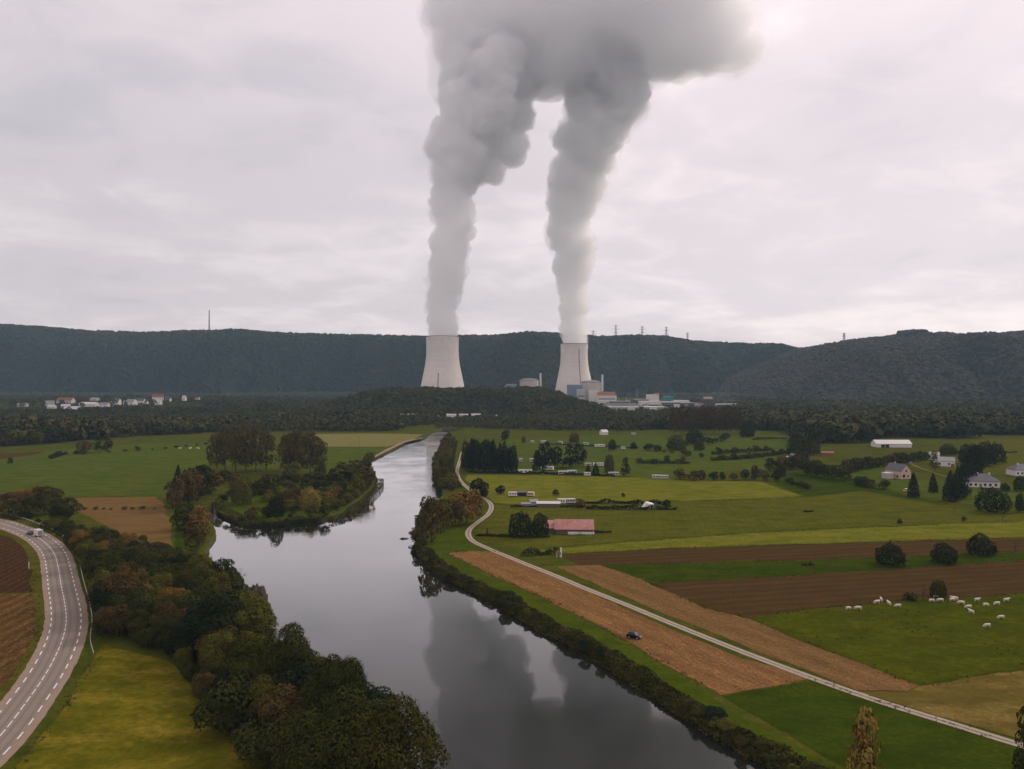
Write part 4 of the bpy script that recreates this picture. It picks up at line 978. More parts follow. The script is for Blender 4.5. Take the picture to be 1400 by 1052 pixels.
P_ = [(922, 604), (932, 603), (942, 603), (953, 602), (964, 602), (976, 602), (988, 602), (998, 602), (1008, 601), (927, 597), (947, 597), (970, 596), (992, 596)]
for q in P_: tree('poplar', q[0], q[1] - 8, 553 + PR.uniform(-1, 7), 16, 'brown', 'tall brownish poplar hiding the right end of the power station', 'tall poplars before the power station')
# clipped and wild hedges
def hedge(px, h, w, mat, label, seed):
    P = catmull([at(*q) for q in px], .8); rng = np.random.default_rng(seed); k = int(len(P) * 26 * max(1, h * .5)); idx = rng.integers(0, len(P), k)
    C = np.array([tuple(p) for p in P])[idx]
    o = np.stack([rng.normal(size=k) * .3 * w, rng.normal(size=k) * .3 * w, h * rng.random(k) ** .6], 1)
    hh = np.array([max(.25, .85 + 1.0 * noise.noise(p * .21 + Vector((seed, 0, 0)))) for p in P])[idx]; o[:, 2] *= hh; o[:, :2] *= (.5 + hh)[:, None]
    V, Q = leaf_quads(C + o, unit(rng.normal(size=(k, 3)) + np.array([0, -.3, .8])), .75, rng)
    c = C.mean(0); c[2] = 0; me = mesh_np('hedge', V - c, Q)
    ob = mobj('hedge', me, mats=[FOL[mat]]); ob.location = c; return tag(ob, label, 'hedge')
hedge([(700, 694), (730, 693.5), (800, 694)], 1.2, .8, 'wood', 'thin dark hedge in front of the long white-roofed shed', 1)
hedge([(802, 689), (850, 689), (905, 690)], 1.8, 1.2, 'conifer', 'clipped dark hedge along the back of the garden with the white tent', 2)
hedge([(802, 696.5), (850, 697), (926, 697.5)], 1.8, 1.2, 'conifer', 'clipped dark hedge along the front of the garden with the white tent', 3)
for pl in ([(976, 622), (1000, 620), (1030, 618), (1056, 616)], [(974, 630), (1000, 629), (1024, 627), (1050, 624), (1078, 620)], [(876, 634), (900, 634), (942, 634)], [(900, 618), (925, 622), (960, 626)]):
    treeline('shrub', pl, 11, (2.5, 6.5), (.8, 1.5), ['mid', 'green', 'brown', 'olive'], 'bush growing out of the dark hedges in the far pasture', 'bushes in the far pasture hedges', jit=3, name='hedge_bush')
hedge([(652, 733), (680, 734), (712, 735), (752, 735)], 1.0, .9, 'wood', 'dark low hedge running from the track bend to the two round trees', 4)
hedge([(716, 760), (740, 759), (764, 757)], 2.0, 1.6, 'wood', 'short dark hedge behind the pale wooden stand', 5)
hedge([(640, 647), (700, 648), (760, 649), (840, 652)], 1.6, 1.2, 'conifer', 'dark hedge along the front of the camp site', 6)
hedge([(976, 622), (1000, 620), (1030, 618), (1056, 616)], 2.6, 3, 'mid', 'dark hedge high in the far pasture, uppermost of two on the right', 7)
hedge([(974, 630), (1000, 629), (1024, 627), (1050, 624), (1078, 620)], 2.8, 3, 'mid', 'dark hedge in the far pasture, lower of two on the right', 8)
hedge([(876, 634), (900, 634), (942, 634)], 2.8, 3.5, 'mid', 'short dark hedge in the far pasture below the broad tree', 9)
hedge([(742, 608), (800, 610), (872, 614)], 1.6, 1.5, 'mid', 'faint hedge by the far row of caravans', 10)
hedge([(1098, 773.5), (1110, 773)], .7, 1.2, 'wood', 'small dark weed patch in the green strip between the ploughed fields', 11)
hedge([(1290, 620.5), (1390, 619.5)], 1.2, 1.2, 'mid', 'thin dark hedge across the field behind the houses', 12)
hedge([(1030, 602), (1060, 600.5), (1076, 601)], 2, 2, 'mid', 'short hedge at the very back of the pastures before the wood', 13)
hedge([(770, 728), (800, 729), (836, 728)], .8, 2.0, 'wood', 'weedy dark growth in front of the red roofed barn', 14)
hedge([(1100, 700.5), (1110, 700)], .7, 1.2, 'wood', 'tiny dark weed clump in the large olive field', 15)
# shrubs on the stony bar in the river
for px, py, h in [(478, 709, 1.3), (468, 711, 1.6), (452, 712, .9), (436, 713, .8), (484, 703.5, .8)]:
    p = at(px, py, -1.6); plant('shrub', p.x, p.y, h + .6, 3.2, 'brown', 'brown tuft growing on the stony bar in the river', 'tufts on the river bar', z=-1.8)
for j, (px, py, lb) in enumerate([(470, 711.5, 'low dark stone bar under the brown tufts in the river'), (440, 713.5, 'flat dark stone left of the tufted bar in the river'), (484, 703.8, 'small dark stone beyond the tufted bar in the river'), (552, 737, 'low stone breaking the ripples off the right bank')]):
    p = at(px, py, -1.6); o = rock('rock', px, py, 3.0 - .4 * j, 1.2, .5, lb, 20 + j, ROCK, -1.75); o.location = (p.x, p.y, -1.75)

# ragged grass along the field boundaries and tufts in the grazed fields
def tufts(name, C, hgt, leaf, label, seed, mat='tuft', per=5):
    rng = np.random.default_rng(seed); C = np.repeat(np.asarray(C), per, 0); k = len(C)
    P = np.concatenate([C + rng.normal(size=(k, 2)) * leaf * .5, (rng.random(k) * hgt)[:, None] + .05], 1)
    V, Q = leaf_quads(P, unit(rng.normal(size=(k, 3)) + np.array([0, -.2, 1.0])), leaf, rng)
    me = mesh_np(name, V, Q); a_ = me.attributes.new('tint', 'FLOAT', 'POINT'); a_.data.foreach_set('value', np.repeat(np.repeat(rng.random(k // per), per), 4).astype(np.float32))
    return tag(mobj(name, me, mats=[FOL[mat]]), label, 'grass', kind='stuff')
EDGES = [[(612, 757), (650, 754), (686, 755)], [(1114, 927), (1060, 939), (984, 950)], [(612, 757), (680, 790), (760, 826), (860, 879), (960, 937)], [(820, 773), (850, 783), (900, 803), (960, 830), (1022, 846), (1100, 878), (1180, 908), (1256, 938)], [(760, 758), (960, 749), (1130, 744), (1420, 735)], [(826, 773), (960, 771), (1130, 766), (1420, 754)], [(886, 798), (1100, 787), (1280, 774), (1420, 767)], [(1024, 846), (1100, 834), (1250, 821), (1420, 812)], [(1256, 938), (1340, 925), (1420, 915)], [(1116, 929), (1200, 960), (1300, 992), (1420, 1030)], [(1030, 729), (1200, 721), (1420, 712)], [(720, 754), (840, 743), (1030, 729)], [(700, 690), (880, 686), (1000, 684), (1098, 679)], [(43, 775), (46, 830), (50, 850), (46, 880), (28, 905), (8, 940)], [(140, 880), (128, 905), (108, 935), (84, 975), (58, 1005), (18, 1052)]]
C = []; rt = np.random.default_rng(88)
for e in EDGES:
    for p in catmull([at(*q) for q in e], .3):
        if noise.noise(p * .11 + Vector((2, 8, 0))) + rt.normal() * .45 > .12: C.append((p.x + rt.normal() * .6, p.y + rt.normal() * 1.1))
tufts('grass_margin', C, .3, .3, 'ragged strips of taller grass along the field boundaries and track', 41)
def spots(px, n, seed, thr):
    P = scatter([(p.x, p.y) for p in pxpoly(px)], 1.6, np.random.default_rng(seed), 1.0); rq = np.random.default_rng(seed + 1); k = [.5 * noise.noise(Vector((x * .05, y * .03, seed))) + rq.random() > thr for x, y in P]; P = P[np.array(k)]
    return P[:n]
FOL['rough'] = foliage_mat('leaves_rough', [(.034, .042, .005), (.040, .046, .006), (.046, .050, .006)], attr=True)
tufts('grass_tufts', spots([(1040, 850), (1100, 838), (1250, 825), (1420, 816), (1500, 860), (1420, 908), (1256, 930), (1180, 902)], 4000, 51, .90), .14, .4, 'darker grass tufts left standing in the cattle pasture', 51, 'rough', 3)
# ------------------------------------------------------------------ buildings
WHITE = plain('wall_white', (.70, .67, .64), .8, .2, .12, 3); PINK = plain('wall_pink', (.58, .43, .34), .85, .2, .1, 3); CREAM = plain('wall_cream', (.50, .46, .41), .85, .2, .12, 3)
SLATE = plain('roof_slate', (.11, .11, .125), .7, .3, .2, 1.2); TILE = plain('roof_tile', (.20, .085, .06), .85, .2, .25, 1.2); GREYR = plain('roof_grey', (.25, .25, .26), .7, .3, .15, 3)
PALER = plain('roof_pale', (.52, .51, .50), .6, .4, .12, 3); GLASS = plain('glass_dark', (.018, .020, .024), .25, .35, .1, 2); WOOD = plain('wood_grey', (.18, .14, .105), .9, .1, .3, .7)
BLUE = plain('cladding_blue', (.16, .23, .30), .6, .4, .15, 6); ORANGE = plain('cladding_orange', (.46, .20, .09), .6, .3, .12, 6); TEAL = plain('cladding_teal', (.06, .22, .21), .6, .4, .15, 6)
MAUVE = plain('cladding_mauve', (.15, .125, .155), .7, .3, .15, 6); DARKB = plain('cladding_brown', (.10, .065, .06), .7, .3, .15, 6); CONCW = plain('cladding_pale', (.46, .45, .45), .75, .25, .15, 6)
RED = plain('paint_red', (.42, .06, .05), .5, .4, .15, 2); STEEL = plain('steel', (.34, .34, .35), .45, .5, .15, 3, metallic=.3); RUSTR = None
n = N('roof_rust'); w = n.node('TexWave', wave_type='BANDS', bands_direction='X'); w.inputs['Scale'].default_value = 1.2; n.l(n.coord(), w.inputs[0])
c = n.mix(n.ramp(n.noise(3.0, 4, .65, scale=(1, .4, 1)), [(.4, (0, 0, 0)), (.7, (1, 1, 1))]), (.36, .185, .175), (.30, .12, .08)); c = n.mix(n.ramp(n.noise(1.4, 3, .7), [(.55, (0, 0, 0)), (.75, (.8, .8, .8))]), c, (.46, .33, .32)); c = n.mix(n.math('MULTIPLY', w.outputs['Fac'], .3), c, (.2, .09, .07))
RUSTR = n.finish(c, .8, .2)

def window(parent, x, y, z, w, h, face):
    """A window with its dark pane set in a pale frame; face is the outward direction of its wall."""
    m = MB(); t = .05
    if face in 'SN':
        s = -1 if face == 'S' else 1; m.box(x - w / 2 - .1, x + w / 2 + .1, min(y, y + s * t), max(y, y + s * t), z - .1, z + h + .1); f = m.build('window', WHITE, parent)
        MB().box(x - w / 2, x + w / 2, min(y + s * t, y + s * (t + .03)), max(y + s * t, y + s * (t + .03)), z, z + h).build('pane', GLASS, f)
    else:
        s = -1 if face == 'W' else 1; m.box(min(x, x + s * t), max(x, x + s * t), y - w / 2 - .1, y + w / 2 + .1, z - .1, z + h + .1); f = m.build('window', WHITE, parent)
        MB().box(min(x + s * t, x + s * (t + .03)), max(x + s * t, x + s * (t + .03)), y - w / 2, y + w / 2, z, z + h).build('pane', GLASS, f)
def house(name, p, w, d, hw, hr, rot, wall, roof, label, cat='house', hip=False, wins=(), door=None, chim=(), ov=.35, group=None):
    """Length w along x, depth d along y, ridge along x."""
    t = thing(name, label, cat, p, rot, group)
    m = MB(); m.box(-w / 2, w / 2, -d / 2, d / 2, -.3, hw)
    if not hip: m.add([(-w / 2, -d / 2, hw), (-w / 2, d / 2, hw), (-w / 2, 0, hw + hr), (w / 2, -d / 2, hw), (w / 2, d / 2, hw), (w / 2, 0, hw + hr)], [(0, 1, 2), (3, 5, 4), (0, 2, 5, 3), (1, 4, 5, 2)])
    m.build('wall', wall, t)
    a, b = w / 2 + ov, d / 2 + ov; z0 = hw - ov * hr / (d / 2) + .06; z1 = hw + hr + .12; i = d / 2 if hip else 0
    if hip: vs = [(-a, -b, z0), (a, -b, z0), (a, b, z0), (-a, b, z0), (-a + b, 0, z1), (a - b, 0, z1)]
    else: vs = [(-a, -b, z0), (a, -b, z0), (a, b, z0), (-a, b, z0), (-a, 0, z1), (a, 0, z1)]
    th = .14; up = [(x, y, z + th) for x, y, z in vs]; k = 6
    fs = [(0, 1, 5, 4), (2, 3, 4, 5)] + ([(1, 2, 5), (3, 0, 4)] if hip else [])
    fs_low = [tuple(reversed(f)) for f in fs]
    rim = [(0, 1), (1, 2), (2, 3), (3, 0)] if hip else [(0, 1), (1, 5), (5, 2), (2, 3), (3, 4), (4, 0)]
    mm = MB(); mm.add(vs + up, fs_low + [tuple(i + k for i in f) for f in fs] + [(p_, q_, q_ + k, p_ + k) for p_, q_ in rim]); r = mm.build('roof', roof, t)
    for cx_, cy_ in chim: MB().box(cx_ - .35, cx_ + .35, cy_ - .35, cy_ + .35, hw + hr * .4, hw + hr + .9).build('chimney', wall, r)
    for q in wins: window(t, *q)
    if door: x, y, z, dw, dh = door; MB().box(x - dw / 2, x + dw / 2, y - .08, y, z, z + dh).build('door', WOOD, t)
    return t
def block(name, p, w, d, h, wall, roof, label, cat='building', rot=0, band=None, group=None, win=True, rtop=None):
    t = thing(name, label, cat, p, rot, group)
    MB().box(-w / 2, w / 2, -d / 2, d / 2, -.5, h).build('wall', wall, t)
    r = MB(); r.box(-w / 2 - .2, w / 2 + .2, -d / 2 - .2, d / 2 + .2, h + .002, h + .8); r.build('roof', roof, t)
    if band: z0, z1, bm_ = band; MB().box(-w / 2 - .12, w / 2 + .12, -d / 2 - .12, d / 2 + .12, z0, z1).build('cladding_band', bm_, t)
    if win and w > 8:
        MB().box(-w * .42, w * .42, -d / 2 - .1, -d / 2, h * .45, h * .45 + min(2.2, h * .2)).build('window_band', GLASS, t)
    if rtop: tw, th_, tm, ox = rtop; MB().box(ox - tw / 2, ox + tw / 2, -d * .3, d * .3, h + .802, h + .8 + th_).build('rooftop_unit', tm, t)
    return t
# --- the three houses and barns on the right
p = at(1233, 655)
house('house', (p.x, p.y + 5, 0), 12.5, 8.5, 5.2, 4.0, math.radians(-68), PINK, SLATE, 'pink gabled house with dark slate roof in the green garden on the right',
      wins=[(-3, -4.25, .9, 1.3, 1.4, 'S'), (0.3, -4.25, .9, 1.3, 1.4, 'S'), (6.25, -2.0, 1.0, 2.2, 2.0, 'E'), (6.25, 1.6, 1.0, 1.2, 1.5, 'E'), (6.25, 0, 4.6, 1.6, 1.2, 'E'), (3.4, -4.25, .9, 1.3, 1.4, 'S')], door=(-5, -4.25, 0, 1.1, 2.1), chim=[(-3, .8)])
p = at(1222, 656); block('annex', (p.x - 1, p.y + 6, 0), 5, 5, 3.0, CREAM, PALER, 'low flat-roofed annex against the left side of the pink house', rot=.35, win=False)
p = at(1349, 667)
house('house', (p.x, p.y + 6, 0), 17.5, 10.5, 3.9, 3.5, math.radians(-12), WHITE, SLATE, 'white bungalow with a dark slate hip roof behind the large spreading tree', hip=True, ov=.6,
      wins=[(-7, -5.25, .9, 1.3, 1.4, 'S'), (-4.4, -5.25, .9, 1.3, 1.4, 'S'), (0.6, -5.25, .9, 1.3, 1.4, 'S'), (3.4, -5.25, .9, 1.3, 1.4, 'S'), (6.4, -5.25, .9, 1.3, 1.4, 'S')], door=(-1.8, -5.25, 0, 1.2, 2.2), chim=[(-1.5, .5), (4.5, -.6)])
p = at(1400, 651)
house('house', (p.x + 1, p.y + 5, 0), 14, 9, 4.0, 3.2, math.radians(4), WHITE, SLATE, 'white house with slate roof and white chimney cut by the right edge', hip=True,
      wins=[(-5.2, -4.5, 1, 1.2, 1.4, 'S'), (-2.2, -4.5, 1, 1.2, 1.4, 'S'), (1.0, -4.5, 1, 1.6, 1.4, 'S'), (4.4, -4.5, 1, 1.6, 1.4, 'S')], chim=[(-2.6, -.8), (3.5, .4)])
p = at(1295, 638)
house('house', (p.x, p.y + 4, 0), 13, 8, 4.0, 2.4, math.radians(-22), WHITE, GREYR, 'white house with a low grey roof above the touching conifers', wins=[(-3.5, -4, 1.2, 1.6, 1.3, 'S'), (2.6, -4, 1.2, 1.3, 1.3, 'S')], door=(5, -4, 0, 2.2, 2.2))
p = at(1284, 630); house('shed', (p.x, p.y + 8, 0), 8, 5, 4.2, 1.6, math.radians(-40), WHITE, PALER, 'small white outbuilding behind the white house with a grey roof', 'shed')
p = at(1222.5, 612)
t = house('barn', (p.x, p.y + 6, 0), 32, 13, 3.4, 3.0, math.radians(-3), WHITE, PALER, 'long pale barn with light grey roof in front of the right wood', 'barn', ov=.5)
for x in (-10, -6.2): MB().box(x - 1.7, x + 1.7, -6.6, -6.502, -.1, 2.6).build('door', GLASS, t)
# red roofed barn
p = at(786, 731)
t = house('barn', (p.x, p.y + 5, 0), 15.5, 10, 2.3, 2.9, math.radians(-3), WOOD, RUSTR, 'old barn with a faded red corrugated roof beside two round trees', 'barn', ov=.6, door=(2, -5, 0, 2.4, 2.1))
MB().box(-12.2, -7.752, -3.6, 4.6, -.2, 2.2).build('lean_to', WOOD, t)
m = MB(); m.add([(-12.6, -4.0, 2.15), (-8.0, -4.0, 2.15), (-8.0, 4.9, 3.9), (-12.6, 4.9, 3.9), (-12.6, -4.0, 2.3), (-8.0, -4.0, 2.3), (-8.0, 4.9, 4.05), (-12.6, 4.9, 4.05)], [(3, 2, 1, 0), (4, 5, 6, 7), (0, 1, 5, 4), (1, 2, 6, 5), (2, 3, 7, 6), (3, 0, 4, 7)]); m.build('lean_to_roof', RUSTR, t)
PLAST = plain('white_plastic', (.70, .71, .69), .5, .4, .12, 1)
for i in range(11):                                              # white bales stacked in front of the barn
    q = at(778 + i * 3.2, 730.2 + .25 * math.sin(i)); m = MB(); m.lathe([(0.02, -.65), (.5, -.65), (.6, -.5), (.6, .5), (.5, .65), (.02, .65)], 14)
    o = m.build('bale', PLAST); o.rotation_euler = (math.pi / 2, 0, PR.uniform(-.5, .5)); o.location = (q.x, q.y - 1.2, .6)
    tag(o, 'white wrapped bale in the line before the red roofed barn', 'bale', 'white bales before the barn')
# --- camp site: caravans and small sheds
def caravan(px, base, w, label, mat=None, h=2.5, d=2.6, rot=0.0, name='caravan', cat='caravan', group=None):
    p = at(px, base); w *= .86; h *= PR.uniform(.85, 1.1); t = thing(name, label, cat, p, rot, group); m = MB()
    m.box(-w / 2, w / 2, -d / 2, d / 2, .45, h, taper=.12); m.build('body', mat or PR.choice([WHITE, WHITE, CREAM, CONCW]), t, bevel=.08)
    MB().box(-w / 2 + .05, w / 2 - .05, -d / 2 + .06, d / 2 - .06, h + .003, h + .12).build('roof', PALER, t)
    for k, x in enumerate((-w * .3, w * .02, w * .3)): MB().box(x - w * .09, x + w * .09, -d / 2 - .02, -d / 2 + .3, 1.3, 1.95).build('window', GLASS, t)
    for x in (-w * .18, w * .18):
        wv = MB(); wv.lathe([(.02, -.1), (.33, -.1), (.33, .1), (.02, .1)], 14); o = wv.build('wheel', GLASS, t); o.rotation_euler = (math.pi / 2, 0, 0); o.location = (x, -d / 2 + .12, .33)
    MB().tube([(w / 2, 0, .5), (w / 2 + 1.1, 0, .5)], .06, 5).build('tow_bar', STEEL, t)
    return t
for q in [(701, 679, 5.5, 'white caravan at the left end of the row near the track'), (726, 679, 4.2, 'pinkish white caravan right of the dark open shed', PINK),
          (768, 689, 5.0, 'white caravan left of a close pair behind the brown bush'), (780, 688.5, 5.5, 'taller white caravan, right of a close pair behind the brown bush'),
          (718, 647.5, 11, 'long white mobile home in front of the evergreens, leftmost of three'), (748, 643, 11, 'long white mobile home behind the front hedge, middle of three'), (770, 649, 8, 'white mobile home with dark windows, left of the front pair'), (782, 648.5, 7.5, 'white mobile home with dark windows, right of the front pair'),
          (765, 634, 7, 'white caravan half hidden between the evergreens'), (728, 632, 5.5, 'white caravan left behind the evergreens'), (712, 632, 3, 'small white caravan beside the tight evergreen row'),
          (804, 638, 6, 'white mobile home right of the evergreens'), (818, 637.5, 9, 'long white mobile home right of the evergreens, beyond the small one'), (803, 651, 5, 'low white caravan behind the front hedge at right'), (839, 651, 8.5, 'pale mobile home at the right end of the camp site', CREAM), (694, 646, 5, 'white caravan at the right end of the tight evergreen row'),
          (801, 609, 6, 'white caravan in the far pasture, left of the long one'), (820, 611.5, 11, 'long white caravan in the far pasture'), (852, 614.5, 5, 'small white caravan at the right end of the far pasture row'), (766, 607.5, 5, 'white caravan in the far pasture behind the evergreens'), (743, 606.5, 6, 'pale caravan in the far pasture, second from the left', CREAM), (728, 606, 4, 'small pale caravan in the far pasture, leftmost', CREAM),
          (866, 595, 6, 'tiny white caravan at the back wood beyond the far pasture'), (898, 655, 7, 'grey-white trailer at the left end of the long hedge', CONCW), (909, 655, 5.5, 'grey-white trailer, right of the pair by the long hedge', CONCW)]:
    caravan(q[0], q[1], q[2], q[3], q[4] if len(q) > 4 else None, rot=PR.uniform(-.3, .3))
p = at(713, 678); house('shed', p, 5.5, 3, 2.0, .5, 0, GLASS, SLATE, 'low dark shed between the white and the pinkish caravan', 'shed')
p = at(750, 694); t = house('shed', (p.x, p.y + 2, 0), 11.5, 4.5, 1.9, .7, -.04, WOOD, PALER, 'long low shed with a white roof behind the thin hedge', 'shed', door=(1, -2.25, 0, 1.2, 1.7))
p = at(729, 692); house('shed', (p.x, p.y + 2, 0), 4, 3, 2.0, .9, .3, CREAM, GREYR, 'small greenish-grey shed left of the long white-roofed shed', 'shed')
p = at(719, 693); house('shed', (p.x, p.y + 2, 0), 4.5, 2.4, 1.2, .5, .1, GREYR, GREYR, 'low grey lean-to at the far left of the shed row', 'shed')
p = at(826, 595); house('house', (p.x, p.y + 4, 0), 8, 6, 3.2, 2.4, .5, WHITE, PALER, 'small white cottage at the edge of the wood beyond the far pasture')
p = at(887, 694)
t = thing('marquee', 'white tent with a sloping end in the hedged garden', 'tent', p, .1); m = MB(); m.add([(-3, -2, 0), (3, -2, 0), (3, 2, 0), (-3, 2, 0), (-1.6, -1.6, 2.5), (2.2, -1.7, 1.7), (2.2, 1.7, 1.7), (-1.6, 1.6, 2.5), (-1.2, 0, 3.1), (2.0, 0, 2.2)], [(0, 1, 5, 4), (1, 2, 6, 5), (2, 3, 7, 6), (3, 0, 4, 7), (4, 5, 9, 8), (6, 7, 8, 9), (5, 6, 9), (7, 4, 8)]); m.build('canvas', PLAST, t)
MB().box(-5.5, -3.05, -1.5, 1.5, 0, .35).build('deck', CREAM, t)
# farmyard beyond the long hedge
for px, ba, w, mat, lb in [(1109, 622, 3, RED, 'small red container left of the long red one'), (1131, 622, 11, RED, 'long red container by the right wood')]:
    p = at(px, ba); t = thing('container', lb, 'container', p, -.05); MB().box(-w / 2, w / 2, -1.3, 1.3, .1, 2.7).build('body', mat, t, bevel=.05); MB().box(-w / 2 + .2, w / 2 - .2, -1.36, -1.302, 1.9, 2.6).build('panel', PALER, t)
p = at(1080, 629); house('shed', p, 5, 4, 2.2, .6, 0, BLUE, PALER, 'small shed with a blue front near the red containers', 'shed')
p = at(1088, 625); house('shed', p, 8, 4, 2.0, .7, 0, CREAM, GREYR, 'low pale shed right of the blue-fronted shed', 'shed')
lane = catmull([at(*q) for q in [(1244, 634), (1258, 640), (1275, 646), (1294, 652), (1306, 655)]], 2); m = MB()
for i, a in enumerate(lane[:-1]):
    b_ = lane[i + 1]; m.add([a + Vector((0, -2.2, .1)), b_ + Vector((0, -2.2, .1)), b_ + Vector((0, 2.2, .1)), a + Vector((0, 2.2, .1))], [(0, 1, 2, 3)])
tag(m.build('lane', sand), kind='structure')

# --- village on the left
for px, base, wpx, hpx, wall, roof, lb in [
    (31, 557.5, 12, 5, CREAM, GREYR, 'long bluish-grey roofed house, leftmost of the village'), (68, 556, 11, 8, WHITE, GREYR, 'white house with grey roof left of the red roofed one'), (71, 559.5, 10, 4, WHITE, PALER, 'low white building in front of the grey roofed house'),
    (90, 552, 20, 8, CREAM, TILE, 'cream house with a broad dark red roof in the village'), (90, 558, 11, 4, CREAM, PALER, 'flat pale house below the red roofed one'), (99, 565, 21, 8, CREAM, PALER, 'large pale block in front of the village trees'),
    (122, 557, 22, 6, WHITE, PALER, 'long white low building in the village centre'), (143, 557.5, 12, 6, WHITE, GREYR, 'white building with blue-grey roof right of the long low one'), (130, 548, 12, 4, CREAM, GREYR, 'small pale house behind the long white building'),
    (158, 554, 13, 9, WHITE, SLATE, 'white gabled house with a dark roof in the village'), (166, 562, 26, 5, CREAM, PALER, 'long low pale wall-like building right in front of the village'), (172, 554, 6, 6, WHITE, GREYR, 'narrow white house left of the bright gabled pair'),
    (180, 554, 14, 8, WHITE, GREYR, 'bright white gabled house, left of the pair'), (193, 552, 10, 7, WHITE, SLATE, 'bright white gabled house with dark roof, right of the pair'), (200, 553, 5, 5, WHITE, SLATE, 'tiny white house at the end of the village row'),
    (216, 548, 14, 9, WHITE, TILE, 'tall white house high at the right of the village'), (216, 554, 10, 8, WHITE, PALER, 'white cube-like house below the tall one at the right'), (230, 549, 7, 6, WHITE, SLATE, 'small white house right of the tall one'),
    (252, 548, 6, 7, WHITE, PALER, 'small bright white house standing apart on the right of the village'), (270, 546.5, 6, 4, CREAM, TILE, 'tiny house at the far right end of the village')]:
    p = at(px, base); k = p.y / F; w = wpx * k; hh = hpx * k
    if base > 556: p = p + Vector((0, 0, 1.5))
    if base < 550: p = on(px, 1900, zat(base, 1900)); k = p.y / F; w = wpx * k; hh = hpx * k
    house('house', p, w, max(6, w * .55), hh * .55, hh * .45, PR.uniform(-.5, .5) if wpx < 15 else PR.uniform(-.1, .1), wall, roof, lb, wins=[(-w * .25, -max(6, w * .55) / 2, hh * .15, 1.6, 1.6, 'S'), (w * .2, -max(6, w * .55) / 2, hh * .15, 1.6, 1.6, 'S')])
for px, base, top in [(40, 557, 548), (54, 558, 549), (80, 556, 546), (107, 559, 550), (112, 553, 543), (136, 552, 544), (150, 556, 545), (168, 557, 549), (174, 548, 538), (187, 549, 540), (206, 556, 546), (224, 555, 545), (238, 553, 543), (246, 551, 541), (260, 551, 541), (24, 558, 550), (12, 557, 547), (62, 551, 541), (143, 549, 540), (195, 560, 553)]:
    p = at(px, base); plant('small', p.x, p.y + 14, (base - top) * p.y / F, PR.uniform(6, 11) * p.y / F, PR.choice(['mid', 'brown', 'mid', 'olive']), 'tree between the white houses of the left village', 'trees between the village houses', name='village_tree')
# white sheds at the foot of the mound
for px, w, h, wall, lb in [(552, 9, 5, CONCW, 'bluish white shed, leftmost at the foot of the wooded mound'), (562, 10, 5.5, CREAM, 'pinkish white shed second from the left at the foot of the mound'), (594, 14, 4.5, CREAM, 'pale shed third in the line at the foot of the mound'), (617, 15, 5, WHITE, 'white shed in the middle of the line at the foot of the mound'), (634, 14, 5, CREAM, 'cream shed fifth in the line at the foot of the mound'), (651, 15, 5.5, WHITE, 'brightest white shed at the right of the line at the foot of the mound'), (673, 22, 3.5, CREAM, 'low grey shed at the right end of the line at the foot of the mound')]:
    p = on(px, 1240, 0); t = house('shed', p, w, 8, h, .9, 0, wall, PALER, lb, 'shed')
# --- the power station
def shell(p, H_, rb, rt, label, lad):
    t = thing('cooling_tower', label, 'cooling tower', p)
    prof = [(62, 0), (60.5, 12), (57.5, 33), (53.5, 55), (49.5, 74), (45.8, 92), (43.4, 108), (42.1, 125), (41.7, 140), (41.9, 155), (42.4, 170)]
    prof = [(r * H_ / 170, z * H_ / 170) for r, z in prof]; rr = catmull([(r, 0, z) for r, z in prof], 4)
    pr = [(q.x, q.z) for q in rr]
    m = MB(); m.lathe(pr, 96); inner = [(r - 1.2, z) for r, z in reversed(pr[6:])]; m.lathe([pr[-1]] + inner, 96); m.build('shell', CONCT, t, smooth=True)
    r1 = pr[-1][0]; m = MB(); m.lathe([(r1 + .02, H_ - 1.2), (r1 + .8, H_ - 1.2), (r1 + .8, H_ + .8), (r1 - 1.6, H_ + .8), (r1 - 1.6, H_ - .4), (r1 - 1.25, H_ - .4)], 96); m.build('rim', RIMM, t)
    for ang, z0, z1, wd in lad:
        m = MB(); vs = []; qs = [(r, z) for r, z in pr if z0 <= z <= z1]
        for r, z in qs:
            for da in (-wd, wd): vs += [((r + .1) * math.sin(ang + da / r), -(r + .1) * math.cos(ang + da / r), z), ((r + .9) * math.sin(ang + da / r), -(r + .9) * math.cos(ang + da / r), z)]
        fs = []
        for i in range(len(qs) - 1):
            a = 4 * i; fs += [(a + 1, a + 3, a + 7, a + 5), (a, a + 1, a + 5, a + 4), (a + 2, a + 6, a + 7, a + 3)]
        m.add(vs, fs); m.build('ladder_duct', LADM, t)
    return t
n = N('tower_concrete'); f1 = n.noise(9.0, 4, .6, scale=(1, 1, .06)); f2 = n.noise(30.0, 3, .6); f3 = n.noise(2.2, 2, .6, scale=(1, 1, .1)); f4 = n.noise(3.0, 1, .5, scale=(.02, .02, 1))
c = n.mix(n.ramp(f1, [(.35, (0, 0, 0)), (.7, (1, 1, 1))]), (.80, .72, .665), (.76, .69, .64)); c = n.mix(n.ramp(f2, [(.42, (0, 0, 0)), (.65, (.6, .6, .6))]), c, (.68, .62, .58)); c = n.mix(n.ramp(f3, [(.5, (0, 0, 0)), (.65, (.5, .5, .5))]), c, (.62, .565, .53)); c = n.mix(n.ramp(f4, [(.5, (0, 0, 0)), (.62, (.35, .35, .35))]), c, (.66, .60, .57))
CONCT = n.finish(c, .9, .15)
RIMM = plain('tower_rim', (.30, .27, .25), .9, .1); LADM = plain('tower_ladder', (.13, .125, .125), .8, .2)
D1, D2 = 2000.0, 2310.0
TOW1 = on(605, D1, 0); TOW2 = on(785, D2, 0)
shell(TOW1, zat(460.5, D1), 0, 0, 'left cooling tower of pale concrete, standing alone behind the wooded mound', [(-.12, 0, 78, .8)])
